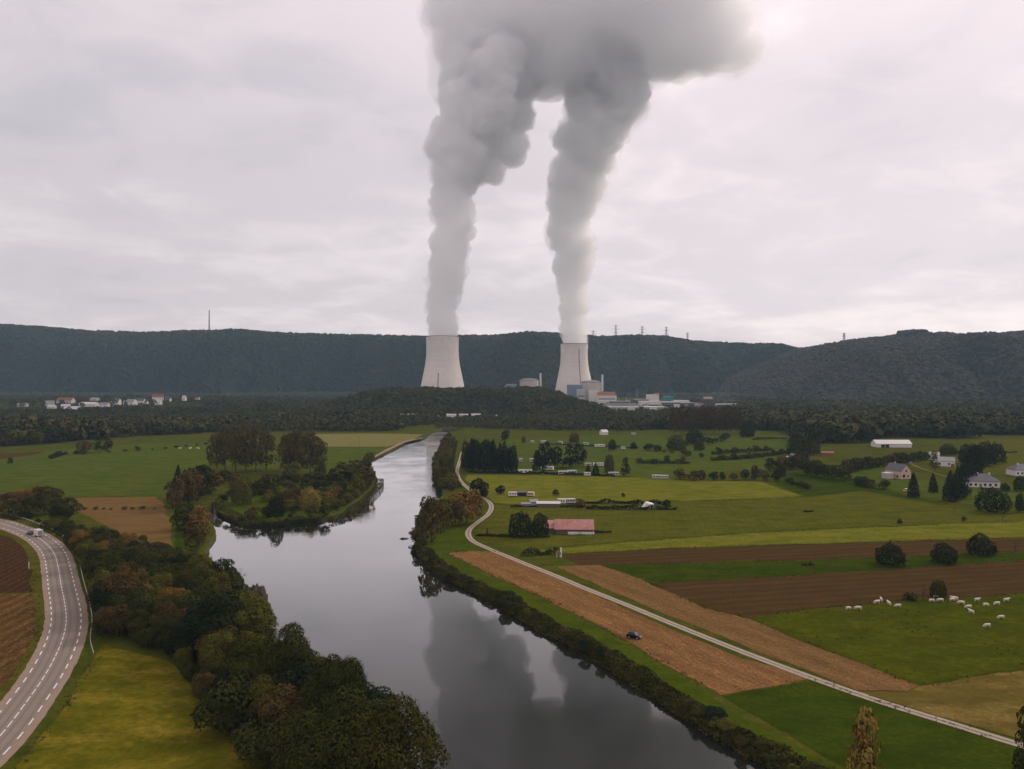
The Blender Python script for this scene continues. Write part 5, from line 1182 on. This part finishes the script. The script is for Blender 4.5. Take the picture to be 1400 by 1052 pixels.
shell(TOW2, zat(470.5, D2), 0, 0, 'right cooling tower of pale concrete, rising behind the power station buildings', [(.28, 0, 150, .8)])
def cyl(px, D, wpx, top, label):
    p = on(px, D, 0); R = wpx / 2 * D / F; h = zat(top, D); t = thing('reactor_building', label, 'reactor building', p)
    m = MB(); m.lathe([(R, -.5), (R, h * .88)], 48); m.build('wall', CONCR, t, smooth=True)
    m = MB(); m.lathe([(R + .5, h * .88), (R + .5, h * .9), (R * .82, h * .95), (R * .5, h * .985), (0.05, h)], 48); m.build('dome', RIMM2, t, smooth=True)
CONCR = plain('reactor_concrete', (.58, .51, .46), .9, .15, .2, 8); RIMM2 = plain('reactor_dome', (.27, .25, .24), .9, .15, .2, 8)
cyl(723.5, 2150, 26, 517.5, 'left round reactor building half hidden behind the mound'); cyl(808, 2080, 28, 520, 'right round reactor building before the right cooling tower')
def stack(px, D, top, label):
    p = on(px, D, 0); h = zat(top, D); t = thing('chimney_stack', label, 'chimney', p)
    m = MB(); m.tube([(0, 0, 0), (0, 0, h)], [2.9, 2.6], 20); m.build('flue', WHITE, t, smooth=False); m = MB(); m.lathe([(2.62, h - 1), (3.1, h - 1), (3.1, h + .6), (2.0, h + .6)], 20); m.build('cap', PALER, t)
stack(739, 2160, 510.5, 'white chimney beside the left reactor building'); stack(823.5, 2070, 512.5, 'white chimney beside the right reactor building')
def pb(px0, px1, top, D, dep, wall, roof, label, base=0, **k):
    a = on(px0, D); b_ = on(px1, D); block('plant_building', ((a.x + b_.x) / 2, D + dep / 2, 0), b_.x - a.x, dep, zat(top, D), wall, roof, label, **k)
pb(776, 796, 526.5, 2020, 30, BLUE, CREAM, 'blue clad building left of the right reactor building', win=False)
pb(692, 706, 526, 2200, 30, BLUE, PALER, 'small blue building left of the left reactor building', win=False)
pb(789, 800, 533, 1985, 20, CONCW, PALER, 'grey block below the blue clad building')
pb(805, 818, 534, 1990, 26, WHITE, PALER, 'white block in front of the right reactor building', win=False)
pb(816, 843, 541.5, 1980, 30, WHITE, PALER, 'white building with an orange top storey below the white chimney', rtop=(46, 8.5, ORANGE, 0))
pb(823, 833, 536, 2015, 14, DARKB, DARKB, 'dark brown block behind the orange topped building', win=False)
pb(819, 829, 549, 1700, 20, WHITE, PALER, 'low white block at the corner of the mound')
pb(829, 872, 553, 1570, 40, CONCW, SLATE, 'long grey low hall with a dark roof right of the white building', band=(2, 4, WHITE))
pb(836, 860, 549.5, 1640, 30, SLATE, GREYR, 'dark roofed hall behind the long grey hall')
pb(828, 880, 557, 1480, 20, CONCW, PALER, 'lowest pale front hall of the power station', band=(.5, 2.5, CREAM))
pb(868, 888, 547, 1640, 30, SLATE, GREYR, 'dark grey shed left of the white cube with orange side', win=False)
pb(886, 901, 540.5, 1640, 26, WHITE, PALER, 'white cube with an orange side band', band=(4, 9, WHITE), rtop=(8, 3, ORANGE, 9))
pb(876, 905, 549.5, 1570, 30, WHITE, PALER, 'pale hall below the white cube', band=(3, 5, GREYR))
pb(874, 916, 557, 1480, 24, CONCW, PALER, 'wide pale hall in the front row, right of centre')
pb(909, 921, 542.5, 1700, 24, TEAL, TEAL, 'teal clad building right of the white cube', win=False)
pb(904, 930, 550.5, 1570, 30, MAUVE, PALER, 'dark mauve hall with a pale roof')
pb(918, 943, 548.5, 1700, 30, WHITE, PALER, 'long hall with a white roof behind the mauve hall', win=False)
pb(928, 950, 551.5, 1640, 24, MAUVE, GREYR, 'grey-mauve hall right of the mauve hall')
pb(944, 966, 552, 1700, 24, CREAM, TILE, 'cream sheds with reddish roofs in the middle right of the station')
pb(962, 978, 546.5, 1700, 26, DARKB, DARKB, 'dark brown block with a pale rooftop unit', win=False, rtop=(16, 4.5, CREAM, 0))
pb(978, 1010, 553, 1700, 20, CONCW, PALER, 'long low pale hall at the right end of the station')
rr_ = random.Random(9)
for i, (px, top, D, lb) in enumerate([(832, 556, 1500, 'small pale cabin below the orange topped building'), (841, 558, 1460, 'small cream cabin in the front row, second from the left'), (853, 555, 1520, 'pale cabin with a dark roof before the long hall'), (863, 558, 1450, 'tiny pale cabin right of the dark roofed one'), (872, 554, 1540, 'narrow pale annex at the end of the long hall'), (884, 553, 1560, 'pale annex below the white cube'), (893, 557, 1460, 'small white cabin in the middle of the front row'), (903, 555, 1500, 'pale cabin left of the mauve hall'), (915, 556, 1480, 'grey cabin before the mauve hall'), (925, 553.5, 1540, 'pale annex at the right of the mauve hall'), (938, 554, 1560, 'low cream annex right of the station'), (952, 551, 1680, 'pale tower-like annex behind the cream sheds'), (846, 549, 1660, 'pale square annex on the dark roofed hall'), (858, 547.5, 1690, 'small grey plant room left of the dark shed'), (897, 547, 1700, 'grey plant room right of the white cube')]):
    q = on(px, D); block('plant_building', q, rr_.uniform(6, 13), 8, zat(top, D), [WHITE, CONCW, CREAM][i % 3], [PALER, SLATE, GREYR][(i * 2) % 3], lb, win=False, band=(.6, 1.6, GREYR) if i % 2 else None)
pb(690, 700, 528, 2260, 20, CONCW, PALER, 'small pale building left of the small blue one', win=False)
p = on(506, 1900, 0); block('plant_building', p, 30, 14, zat(538.5, 1900), BLUE, CONCW, 'lone bluish building left of the wooded mound', win=False)

# --- pylons and mast
def lattice(name, label, cat, p, h, w0, w1, arms, mat, group=None, r=.35):
    t = thing(name, label, cat, p, 0, group); m = MB(); lv = 9
    for sx in (-1, 1):
        for sy in (-1, 1): m.tube([(sx * w0, sy * w0, 0), (sx * w1, sy * w1, h)], [r, r * .7], 4)
    for i in range(lv):
        z0, z1 = h * i / lv, h * (i + 1) / lv; a, b_ = w0 + (w1 - w0) * i / lv, w0 + (w1 - w0) * (i + 1) / lv
        for s in (-1, 1):
            m.tube([(-a, s * a, z0), (b_, s * b_, z1)], r * .55, 3); m.tube([(a, s * a, z0), (-b_, s * b_, z1)], r * .55, 3); m.tube([(s * a, -a, z0), (s * b_, b_, z1)], r * .55, 3); m.tube([(s * a, a, z0), (s * b_, -b_, z1)], r * .55, 3)
    m.build('lattice_mast', mat, t)
    for z, L in arms:
        q = MB(); q.tube([(-L, 0, z), (0, 0, z + 1.4), (L, 0, z)], [r * .5, r * 1.1, r * .5], 4); q.tube([(-L, 0, z), (L, 0, z)], r * .6, 4); q.build('cross_arm', mat, t)
    return t
PYL = plain('pylon_steel', (.20, .19, .19), .6, .4, .1, 3)
for px, top, base, D, lb, ar in [(811, 452, 472, 3120, 'pylon half hidden beside the right tower\'s steam', ((.93, 13), (.72, 15))), (842, 444.5, 464, 3120, 'tallest pylon on the ridge right of the right cooling tower', ((.93, 11), (.68, 17), (.42, 12))), (878, 446, 464, 3160, 'second pylon from the right cooling tower on the ridge', ((.93, 9), (.72, 14), (.48, 12))), (911, 447, 466, 3160, 'third pylon from the right cooling tower on the ridge', ((.93, 9), (.7, 12), (.45, 10))), (940, 455, 471, 3300, 'small far pylon at the right end of the row', ((.93, 9), (.7, 9))), (1154, 455.5, 469, 2520, 'small pylon on the left shoulder of the right hill', ((.93, 7), (.7, 7)))]:
    zb = zat(base, D) - 14; h = zat(top, D) - zb; lattice('pylon', lb, 'pylon', on(px, D, zb), h, 4.2, 1.5, [(a * h if a > .9 else h * (1 - (1 - a) * 19 / (19 + 6)), L) for a, L in ar], PYL, r=.5)
zb = zat(456, 3170) - 14; lattice('radio_mast', 'thin tall radio mast on the left ridge', 'mast', on(286, 3170, zb), zat(424, 3170) - zb, 2.2, .9, [((zat(440, 3170) - zb), 3.5)], PYL, r=.6)
for px, top, D, lb in [(871, 533, 2120, 'thin grid pylon left of the white cube in the station'), (856, 543, 2050, 'short grid mast above the dark roofed hall'), (846, 544, 2050, 'short grid mast behind the orange topped building')]:
    lattice('pylon', lb, 'pylon', on(px, D, 0), zat(top, D), 2.4, .8, [(zat(top, D) * .9, 5), (zat(top, D) * .7, 5)], PYL, r=.25)
p = at(492, 611); t = thing('utility_pole', 'thin wooden pole on the pale field beyond the poplars', 'pole', p); MB().tube([(0, 0, -.2), (0, 0, 10)], [.16, .1], 8).build('shaft', WOOD, t); MB().box(-.9, .9, -.06, .06, 9.2, 9.35).build('cross_bar', WOOD, t)
# ------------------------------------------------------------------ crash barrier along the outside of the bend
GALV = plain('galvanised', (.36, .36, .34), .5, .4, .12, 1.5)
bl = catmull([at(*q) for q in [(-60, 694), (0, 703), (30, 710), (52, 717.5), (76, 728), (92, 739), (102, 751), (107, 766), (114, 796), (121, 822), (125.5, 845), (124.5, 862), (123, 878), (128, 897)]], 1.0)
for _ in range(10): bl = [bl[0]] + [(bl[i - 1] + bl[i] * 2 + bl[i + 1]) / 4 for i in range(1, len(bl) - 1)] + [bl[-1]]
t = thing('crash_barrier', 'long grey-white crash barrier curving along the outer edge of the road bend', 'crash barrier', bl[0]); b0 = bl[0]
prof = [(.05, .48), (-.03, .54), (.05, .60), (.05, .66), (-.03, .72), (.05, .80), (.08, .80), (.08, .48)]
vs = []; 
for i, p in enumerate(bl):
    tt = (bl[min(i + 1, len(bl) - 1)] - bl[max(i - 1, 0)]).normalized(); nn = Vector((-tt.y, tt.x, 0))
    for o, z in prof: q = p - b0 + nn * o; vs.append((q.x, q.y, z))
k = len(prof); m = MB(); m.add(vs, [(i * k + a, i * k + (a + 1) % k, (i + 1) * k + (a + 1) % k, (i + 1) * k + a) for i in range(len(bl) - 1) for a in range(k)]); m.build('rail', GALV, t)
post = MB(); post.box(-.06, .06, -.05, .05, -.2, .78); pm = post.mesh('post', [GALV])
for p in bl[::4]: o = link(bpy.data.objects.new('post', pm), t); o.location = p - b0 + Vector((0, .16, 0))
# ------------------------------------------------------------------ vehicles
CARB = plain('car_paint_black', (.006, .006, .007), .4, .25, .1, 3); CARG = plain('car_paint_dark', (.035, .035, .042), .25, .5, .1, 3); TYRE = plain('tyre', (.018, .018, .018), .9, .1); RIMC = plain('wheel_rim', (.4, .4, .4), .35, .5)
LAMPW = plain('lamp_glass', (.65, .65, .65), .15, .6); LAMPR = plain('lamp_red', (.35, .02, .02), .25, .5)
def car(label, p, rot, paint, L=4.0, Wd=1.72, Ht=1.48, name='parked_car'):
    t = thing(name, label, 'car', p, rot)
    lower = [(-L / 2, .32), (-L / 2 + .02, .62), (-L / 2 + .12, .9), (-.95, .95), (1.0, .92), (L / 2 - .25, .78), (L / 2, .58), (L / 2, .3)]
    arch = []
    m = MB(); hw = Wd / 2
    n_ = len(lower); vs = [(x, -hw + (.08 if abs(x) > 1.7 else 0), z) for x, z in lower] + [(x, hw - (.08 if abs(x) > 1.7 else 0), z) for x, z in lower]
    m.add(vs, [tuple(range(n_)), tuple(reversed(range(n_, 2 * n_)))] + [(i, i + n_, (i + 1) % n_ + n_, (i + 1) % n_) for i in range(n_)])
    bd = m.build('body', paint, t, bevel=.06)
    cab = [(-L / 2 + .14, .9, hw - .06), (-L / 2 + .62, Ht - .03, hw - .24), (.2, Ht, hw - .24), (.95, .93, hw - .06)]
    vs = [(x, -w, z) for x, z, w in cab] + [(x, w, z) for x, z, w in cab]
    m = MB(); m.add(vs, [(0, 1, 2, 3), (7, 6, 5, 4), (0, 4, 5, 1), (2, 6, 7, 3)]); m.build('windows', GLASS, t)
    m = MB(); m.add([(-L / 2 + .58, -hw + .2, Ht - .03), (.24, -hw + .2, Ht), (.24, hw - .2, Ht), (-L / 2 + .58, hw - .2, Ht - .03), (-L / 2 + .68, -hw + .3, Ht + .05), (.1, -hw + .3, Ht + .06), (.1, hw - .3, Ht + .06), (-L / 2 + .68, hw - .3, Ht + .05)], [(0, 1, 5, 4), (1, 2, 6, 5), (2, 3, 7, 6), (3, 0, 4, 7), (4, 5, 6, 7), (3, 2, 1, 0)]); m.build('roof', paint, t)
    for x in (-L / 2 + .75, L / 2 - .8):
        for s in (-1, 1):
            w = MB(); w.lathe([(.2, -.1), (.30, -.1), (.315, -.06), (.315, .06), (.30, .1), (.2, .1)], 18); o = w.build('wheel', TYRE, t); o.location = (x, s * (hw - .08), .315); o.rotation_euler = (math.pi / 2, 0, 0)
            r = MB(); r.lathe([(.02, -.11), (.2, -.10), (.2, .10), (.02, .11)], 14); link_o = r.build('rim', RIMC, o)
    for s in (-1, 1):
        MB().box(L / 2 - .14, L / 2 + .005, s * .5 - .2, s * .5 + .2, .56, .70).build('headlight', LAMPW, t)
        MB().box(-L / 2 - .005, -L / 2 + .1, s * .6 - .1, s * .6 + .1, .62, .86).build('tail_light', LAMPR, t)
    MB().box(-.45, .45, -hw - .16, -hw - .02, .92, 1.04).build('mirror', paint, t) if False else None
    return t
p = at(867, 873); car('black hatchback parked on the stubble field right of the river', (p.x, p.y, .06), math.radians(-28), CARB, L=3.7, Wd=1.66)
p = at(42, 732.5); car('dark car going up the road bend, towing a white box trailer', (p.x - 1.0, p.y + 1.2, .135), math.radians(141), CARG, L=3.9, name='driving_car')
p = at(50, 734); t = thing('box_trailer', 'tall white box trailer behind the dark car on the road bend', 'trailer', (p.x + .6, p.y + .2, .135), math.radians(141))
m = MB(); m.box(-2.0, 2.0, -1.05, 1.05, .5, 2.75); m.build('body', WHITE, t, bevel=.07)
MB().box(-2.02, -2.003, -.85, .85, .7, 2.5).build('rear_door', GREYR, t)
MB().box(-1.9, 1.9, -.95, .95, 2.76, 2.82).build('roof', PALER, t)
MB().tube([(2.0, 0, .55), (3.1, 0, .5)], .07, 6).build('tow_bar', STEEL, t)
for x in (-.6, .4):
    for s in (-1, 1): w = MB(); w.lathe([(.02, -.1), (.32, -.1), (.32, .1), (.02, .1)], 16); o = w.build('wheel', TYRE, t); o.location = (x, s * .98, .32); o.rotation_euler = (math.pi / 2, 0, 0)
p = at(1240, 672); car('white car beside the pointed conifer below the pink house', p, .3, PLAST, L=4.2)
p = at(1246, 635); car('silver car on the lane behind the pink house', p, .1, STEEL, L=4.2)
# white stake in the ploughed field, yellow buoy, hide
p = at(39.5, 778); t = thing('marker_post', 'white post at the corner of the dark ploughed field by the road', 'post', p); MB().tube([(0, 0, -.2), (0, 0, 2.3)], .11, 8).build('shaft', WHITE, t); MB().tube([(0, 0, 2.301), (0, 0, 2.45)], [.13, .02], 8).build('tip', PALER, t)
p = at(359, 713, -1.6); t = thing('buoy', 'small yellow buoy floating off the grassy river spit', 'buoy', (p.x, p.y - 1, -1.6)); YEL = plain('paint_yellow', (.65, .40, .03), .5, .4)
m = MB(); m.lathe([(.05, -.4), (.55, -.2), (.6, .3), (.35, .8), (.12, 1.3), (.02, 1.35)], 18); m.build('float', YEL, t, smooth=True)
p = at(764, 762.5); t = thing('hunting_hide', 'small pale wooden stand with a tall white board on the green strip', 'hide', p, .2)
for sx in (-.7, .5):
    for sy in (-.5, .5): MB().tube([(sx * 1.15, sy * 1.15, -.1), (sx, sy, 2.0)], .07, 6).build('leg', CREAM, t)
MB().box(-.85, .65, -.65, .65, 1.2, 1.3).build('platform', CREAM, t); MB().box(-.85, .65, -.68, -.6, 1.302, 2.0).build('front_board', WOOD, t); MB().box(.45, 1.15, -.05, .05, 0.0, 3.6).build('white_board', PLAST, t)
# ------------------------------------------------------------------ cattle
COWM = plain('cow_coat', (.66, .58, .50), .85, .15, .12, .5)
def cow_mesh(grazing, seed):
    """One skinned body: trunk, neck, head, jointed legs, tail."""
    me = bpy.data.meshes.new('cow'); V = []; E = []; R = []
    def add(p, r, par=None):
        V.append(p); R.append(r); i = len(V) - 1
        if par is not None: E.append((par, i))
        return i
    hip = add((-.72, 0, 1.08), (.30, .33)); mid = add((-.05, 0, 1.02), (.36, .42), hip); sh = add((.58, 0, 1.06), (.30, .38), mid)
    rump = add((-.98, 0, 1.12), (.20, .22), hip)
    tl = add((-1.10, 0, .95), (.04, .04), rump); tl2 = add((-1.13, 0, .45), (.035, .035), tl)
    if grazing: n1 = add((.95, .02, .92), (.18, .24), sh); hd = add((1.22, .05, .50), (.13, .15), n1); mz = add((1.32, .06, .14), (.09, .09), hd)
    else: n1 = add((.95, 0, 1.25), (.17, .23), sh); hd = add((1.22, .03, 1.42), (.14, .15), n1); mz = add((1.55, .05, 1.22), (.09, .09), hd)
    for s in (-1, 1): e = add((V[hd][0] - .06, V[hd][1] + s * .24, V[hd][2] + .04), (.045, .03), hd)
    for s in (-1, 1):
        o = .08 * s * (1 if seed % 2 else -1)
        a = add((.62 + o * .4, s * .20, .72), (.13, .15), sh); b = add((.62 + o, s * .20, .40), (.075, .08), a); add((.64 + o, s * .20, .03), (.07, .07), b)
        a = add((-.78 - o * .4, s * .20, .74), (.15, .18), hip); b = add((-.90 - o, s * .20, .46), (.08, .08), a); add((-.84 - o, s * .20, .03), (.07, .07), b)
    me.from_pydata(V, E, []); o = bpy.data.objects.new('cow_tmp', me); COL.objects.link(o)
    sk = o.modifiers.new('s', 'SKIN'); sk.use_smooth_shade = True
    for i, r in enumerate(R): me.skin_vertices[0].data[i].radius = r
    for i in range(len(R)): me.skin_vertices[0].data[i].use_root = (i == 0)
    sb = o.modifiers.new('u', 'SUBSURF'); sb.levels = 1; sb.render_levels = 1
    dg = bpy.context.evaluated_depsgraph_get(); out = bpy.data.meshes.new_from_object(o.evaluated_get(dg)); bpy.data.objects.remove(o); out.name = 'cow'; out.materials.clear(); out.materials.append(COWM); return out
COWS = [cow_mesh(True, 0), cow_mesh(False, 1), cow_mesh(True, 1)]
herd = [(1160, 834.5, .3, 0, 'white cow at the left end of the herd, grazing, first of a left pair'), (1173, 834.5, 2.9, 2, 'white cow grazing just right of the leftmost one'), (1199, 826, 3.3, 0, 'white cow lying low at the field edge left of the upright pair'), (1205, 823, 1.4, 1, 'small white cow seen end-on at the ploughed field edge'), (1215.5, 828, 1.65, 1, 'white cow seen end-on between the field edge cows and the broad one'), (1227.5, 831, 3.0, 0, 'broad white cow right of the end-on cow in the left half of the herd'),
        (1274, 824, .1, 0, 'white cow below the dark bush, left of two close ones'), (1280, 819, .2, 2, 'white cow nearest the dark bush, half behind the others'), (1285.5, 823.5, 2.9, 0, 'white cow below the dark bush, right of two close ones'), (1302, 823, .25, 0, 'white cow in the overlapping pair, front one'), (1305, 821.5, 2.8, 1, 'white cow in the overlapping pair, rear one'), (1314, 827, 2.6, 2, 'white cow right below the overlapping pair'), (1324, 832.5, 3.1, 0, 'white cow standing diagonally above the squarish one'), (1328, 839.5, 1.9, 1, 'squarish white cow turned towards the viewer'),
        (1336, 823, .05, 1, 'white cow standing alone behind the middle of the herd'), (1348, 830, .1, 2, 'long white cow in profile in the right half of the herd'), (1363, 828, 3.2, 0, 'white cow in profile right of the long one'), (1376, 823.5, .1, 1, 'white cow at the right end of the herd'), (1368.5, 847, 3.1, 2, 'thin white cow below the right end of the herd'), (1349.5, 858.5, 3.2, 0, 'white cow nearest to the river, lowest of the herd')]
for px, py, rz, v, lb in herd:
    p = at(px, py); o = link(bpy.data.objects.new('cow', COWS[v])); o.location = (p.x, p.y, .06); o.rotation_euler = (0, 0, rz); s = PR.uniform(.76, .88); o.scale = (s, s, s); tag(o, lb, 'cow', 'white cattle in the pasture')
for px, py, rz, lb in [(246, 614.8, .1, 'tiny white cow in the far left meadow, leftmost of three'), (260, 614.8, 1.0, 'tiny white cow in the far left meadow, middle of three'), (271, 614.8, 3.1, 'tiny white cow in the far left meadow, nearest the poplars')]:
    p = at(px, py); o = link(bpy.data.objects.new('cow', COWS[1])); o.location = (p.x, p.y, .03); o.rotation_euler = (0, 0, rz); o.scale = (1.2, 1.2, 1.2); tag(o, lb, 'cow', 'white cattle in the left meadow')
# ------------------------------------------------------------------ steam
def vol_mat(name, dens, col, aniso=.2):
    n = N(name); v = n.node('VolumePrincipled'); v.inputs['Density'].default_value = dens; v.inputs['Color'].default_value = (*col, 1); v.inputs['Anisotropy'].default_value = aniso; n.l(v.outputs[0], n.out.inputs['Volume']); return n.mat
def fuse(V, Q, voxel, smooth):
    """One closed skin round overlapping shapes; inner shells are dropped."""
    me = mesh_np('steam_tmp', V, Q); o = bpy.data.objects.new('steam_tmp', me); COL.objects.link(o)
    md = o.modifiers.new('r', 'REMESH'); md.mode = 'VOXEL'; md.voxel_size = voxel
    if smooth: sm = o.modifiers.new('s', 'SMOOTH'); sm.iterations = smooth
    dg = bpy.context.evaluated_depsgraph_get(); out = bpy.data.meshes.new_from_object(o.evaluated_get(dg)); bpy.data.objects.remove(o)
    bm = bmesh.new(); bm.from_mesh(out); seen = set(); best = []
    for v0 in bm.verts:
        if v0.index in seen: continue
        st = [v0]; comp = []; seen.add(v0.index)
        while st:
            v = st.pop(); comp.append(v)
            for e in v.link_edges:
                w = e.other_vert(v)
                if w.index not in seen: seen.add(w.index); st.append(w)
        if len(comp) > len(best): best = comp
    keep = set(v.index for v in best)
    bmesh.ops.delete(bm, geom=[v for v in bm.verts if v.index not in keep], context='VERTS'); bmesh.ops.triangulate(bm, faces=bm.faces[:]); bm.to_mesh(out); bm.free()
    k = len(out.vertices); c = np.empty(k * 3, np.float32); out.vertices.foreach_get('co', c); n_ = np.empty(k * 3, np.float32); out.vertices.foreach_get('normal', n_)
    f = np.empty(len(out.polygons) * 3, np.int32); out.loops.foreach_get('vertex_index', f)
    return out, c.reshape(-1, 3), n_.reshape(-1, 3), f.reshape(-1, 3)
def rough(c, n_, octaves, seed, fade, z0, out=0.0):
    sv = Vector((seed * 13.1, seed * 7.7, seed * 3.3)); d = np.empty(len(c))
    for i in range(len(c)):
        q = Vector(c[i]) + sv; x = out
        for s_, a_, bil in octaves:
            v = noise.noise(q / s_); x += a_ * ((.62 - abs(v) * 2) if bil else v)
        d[i] = x * min(1, .06 + max(0, c[i][2] - z0 - 18) / fade)
    return c + n_ * d[:, None]
def plume(name, label, balls, mat, veil_mat, voxel, seed, fade=75, coarse=((60, 16, 0), (30, 13, 1)), fine=((17, 6.5, 1), (8, 3.0, 0)), veil=((70, 14, 0), (28, 14, 0), (12, 8, 0)), vout=4.0):
    """Overlapping puffs fused into one closed surface, torn by turbulence at several sizes and filled with steam; a thinner veil wraps it."""
    ico = bmesh.new(); bmesh.ops.create_icosphere(ico, subdivisions=3, radius=1); iv = np.array([v.co[:] for v in ico.verts]); iff = np.array([[v.index for v in f.verts] for f in ico.faces]); ico.free()
    V = np.concatenate([iv * r * np.array(sx) + np.array(c) for c, r, sx in balls]); Q = np.concatenate([iff + i * len(iv) for i in range(len(balls))]); z0 = V[:, 2].min()
    m_, c, n_, f = fuse(V, Q, voxel * 1.5, 4); base = c
    c2 = rough(c, n_, coarse, seed, fade, z0)
    m_, c3, n3, f3 = fuse(c2, f, voxel, 1)
    c3 = rough(c3, n3, fine, seed + 4, fade, z0)
    m_.vertices.foreach_set('co', c3.astype(np.float32).ravel()); m_.update(); m_.name = name
    ob = tag(mobj(name, m_, mats=[mat]), label, 'steam')
    cv = rough(c, n_, veil, seed + 9, fade, z0, vout); mv, cv, nv, fv = fuse(cv, f, voxel * 1.3, 1); cv = rough(cv, nv, ((16, 5, 0), (8, 3, 0)), seed + 2, fade, z0)
    mv.vertices.foreach_set('co', cv.astype(np.float32).ravel()); mv.update(); mv.name = 'veil'; mobj('veil', mv, ob, [veil_mat])
    return ob
RS = np.random.default_rng(77)
def column(pts, D, n, lean=0.0, over=.55):
    """Puffs strung along a rising column given by rows, centres and half-widths in the photograph."""
    ys = [p[1] for p in pts]; B = []
    for y in np.linspace(ys[0], ys[-1], n):
        x = np.interp(-y, [-q for q in ys], [p[0] for p in pts]); r = np.interp(-y, [-q for q in ys], [p[2] for p in pts])
        dd = D + lean * (pts[0][1] - y); k = dd / F
        B.append((((x - CX) * k, dd, zat(y, dd)), r * k * (.97 if y > ys[0] - 30 else .76), (1, 1, 1)))
        up = min(1, max(0, (ys[0] - y) / 90))
        if y < ys[0] - 26:
            for j in range(5):
                a = RS.uniform(0, 6.28); rr = r * k * RS.uniform(.30, .58); off = r * k * RS.uniform(.98, 1.10) - rr
                if RS.random() < .35 + .65 * up: B.append((((x - CX) * k + math.cos(a) * off, dd + math.sin(a) * off, zat(y, dd) + RS.uniform(-.3, .3) * r * k), rr, (1, 1, RS.uniform(.8, 1.05))))
    return B
ST = vol_mat('steam', .038, (1.0, .999, 1.0), .35); STV = vol_mat('steam_veil', .011, (.998, .997, .998), .3); STC = vol_mat('steam_cloud', .015, (1.0, .998, 1.0), .35); STCV = vol_mat('cloud_veil', .004, (.995, .995, .998), .3)
c1 = [(605, 464, 20.5), (605, 440, 20), (606, 415, 21), (608, 395, 25), (611, 372, 26), (612, 345, 25), (617, 315, 29), (617, 288, 25), (620, 262, 29), (630, 238, 39), (640, 212, 48), (648, 185, 56), (660, 160, 58), (672, 130, 66), (682, 100, 64), (690, 70, 52)]
c2 = [(786, 474, 18), (785, 450, 17.5), (784, 425, 20), (784, 398, 22), (783, 370, 25), (782, 340, 30), (780, 320, 31), (783, 290, 32), (787, 260, 37), (794, 230, 40), (805, 200, 46), (814, 170, 48), (825, 145, 52), (830, 110, 56), (830, 80, 50)]
b1 = column(c1, D1, 44, .35)
for x, y, r in [(711, 198, 14), (698, 204, 22), (676, 234, 15), (606, 205, 26), (612, 188, 22)]: b1.append((((x - CX) * (D1 + .35 * (464 - y)) / F, D1 + .35 * (464 - y), zat(y, D1 + .35 * (464 - y))), r * D1 / F, (1, 1, 1.1)))
plume('steam_plume', 'thick white-grey steam column rising from the left cooling tower and leaning right', b1, ST, STV, 4.0, 1)
plume('steam_plume', 'steam column rising from the right cooling tower into the dark cloud', column(c2, D2, 40, -.35), ST, STV, 4.0, 2)
DC = 2150.0; kc = DC / F; B = []
for x, y, r, sy in [(640, 60, 52, 1), (660, 95, 52, 1), (618, 30, 34, 1), (612, 95, 16, 1), (690, 88, 62, .85), (730, 98, 50, .8), (775, 92, 54, .75), (720, 40, 86, .8), (780, 40, 82, .8), (830, 66, 66, .75), (880, 72, 52, .8), (850, 20, 86, .8), (915, 60, 54, .75), (955, 72, 42, .75), (930, 16, 74, .75), (990, 66, 38, .7), (1018, 74, 24, .8), (985, 26, 50, .8), (660, 20, 66, .8), (640, -20, 56, 1), (760, -40, 86, .8), (860, -50, 86, .8), (950, -40, 66, .8), (700, -60, 86, .8)]:
    B.append((((x - CX) * kc, DC + RS.uniform(-50, 50), zat(y, DC)), r * kc * .94, (1, 1.25, sy)))
    for j in range(3):
        a = RS.uniform(0, 6.28); e = RS.uniform(.35, .6) * r; bx, by = x + math.cos(a) * (r - e * .75), y + math.sin(a) * (r * sy - e * .75)
        B.append((((bx - CX) * kc, DC + RS.uniform(-80, 80), zat(by, DC)), e * kc, (1, 1, .9)))
plume('steam_cloud', 'dark grey cloud where the two steam columns merge and drift to the right', B, STC, STCV, 6.5, 3, 1, ((110, 26, 0), (50, 16, 1)), ((22, 7, 0), (11, 3.5, 0)), ((130, 34, 0), (50, 22, 0), (20, 9, 0)), 18.0)
# ------------------------------------------------------------------ air
hz = vol_mat('haze_air', .000054, (.52, .76, 1.0), .0)
m = MB(); m.box(-4300, 4300, -420, 4300, -9, 1560); tag(m.build('haze', hz), 'thin bluish haze filling the valley air', 'haze', kind='stuff')
import collections
print(collections.Counter(o.name.split('.')[0] for o in bpy.data.objects if not o.parent).most_common(14))
print('TREES', NT[0], 'OBJECTS', len(bpy.data.objects))
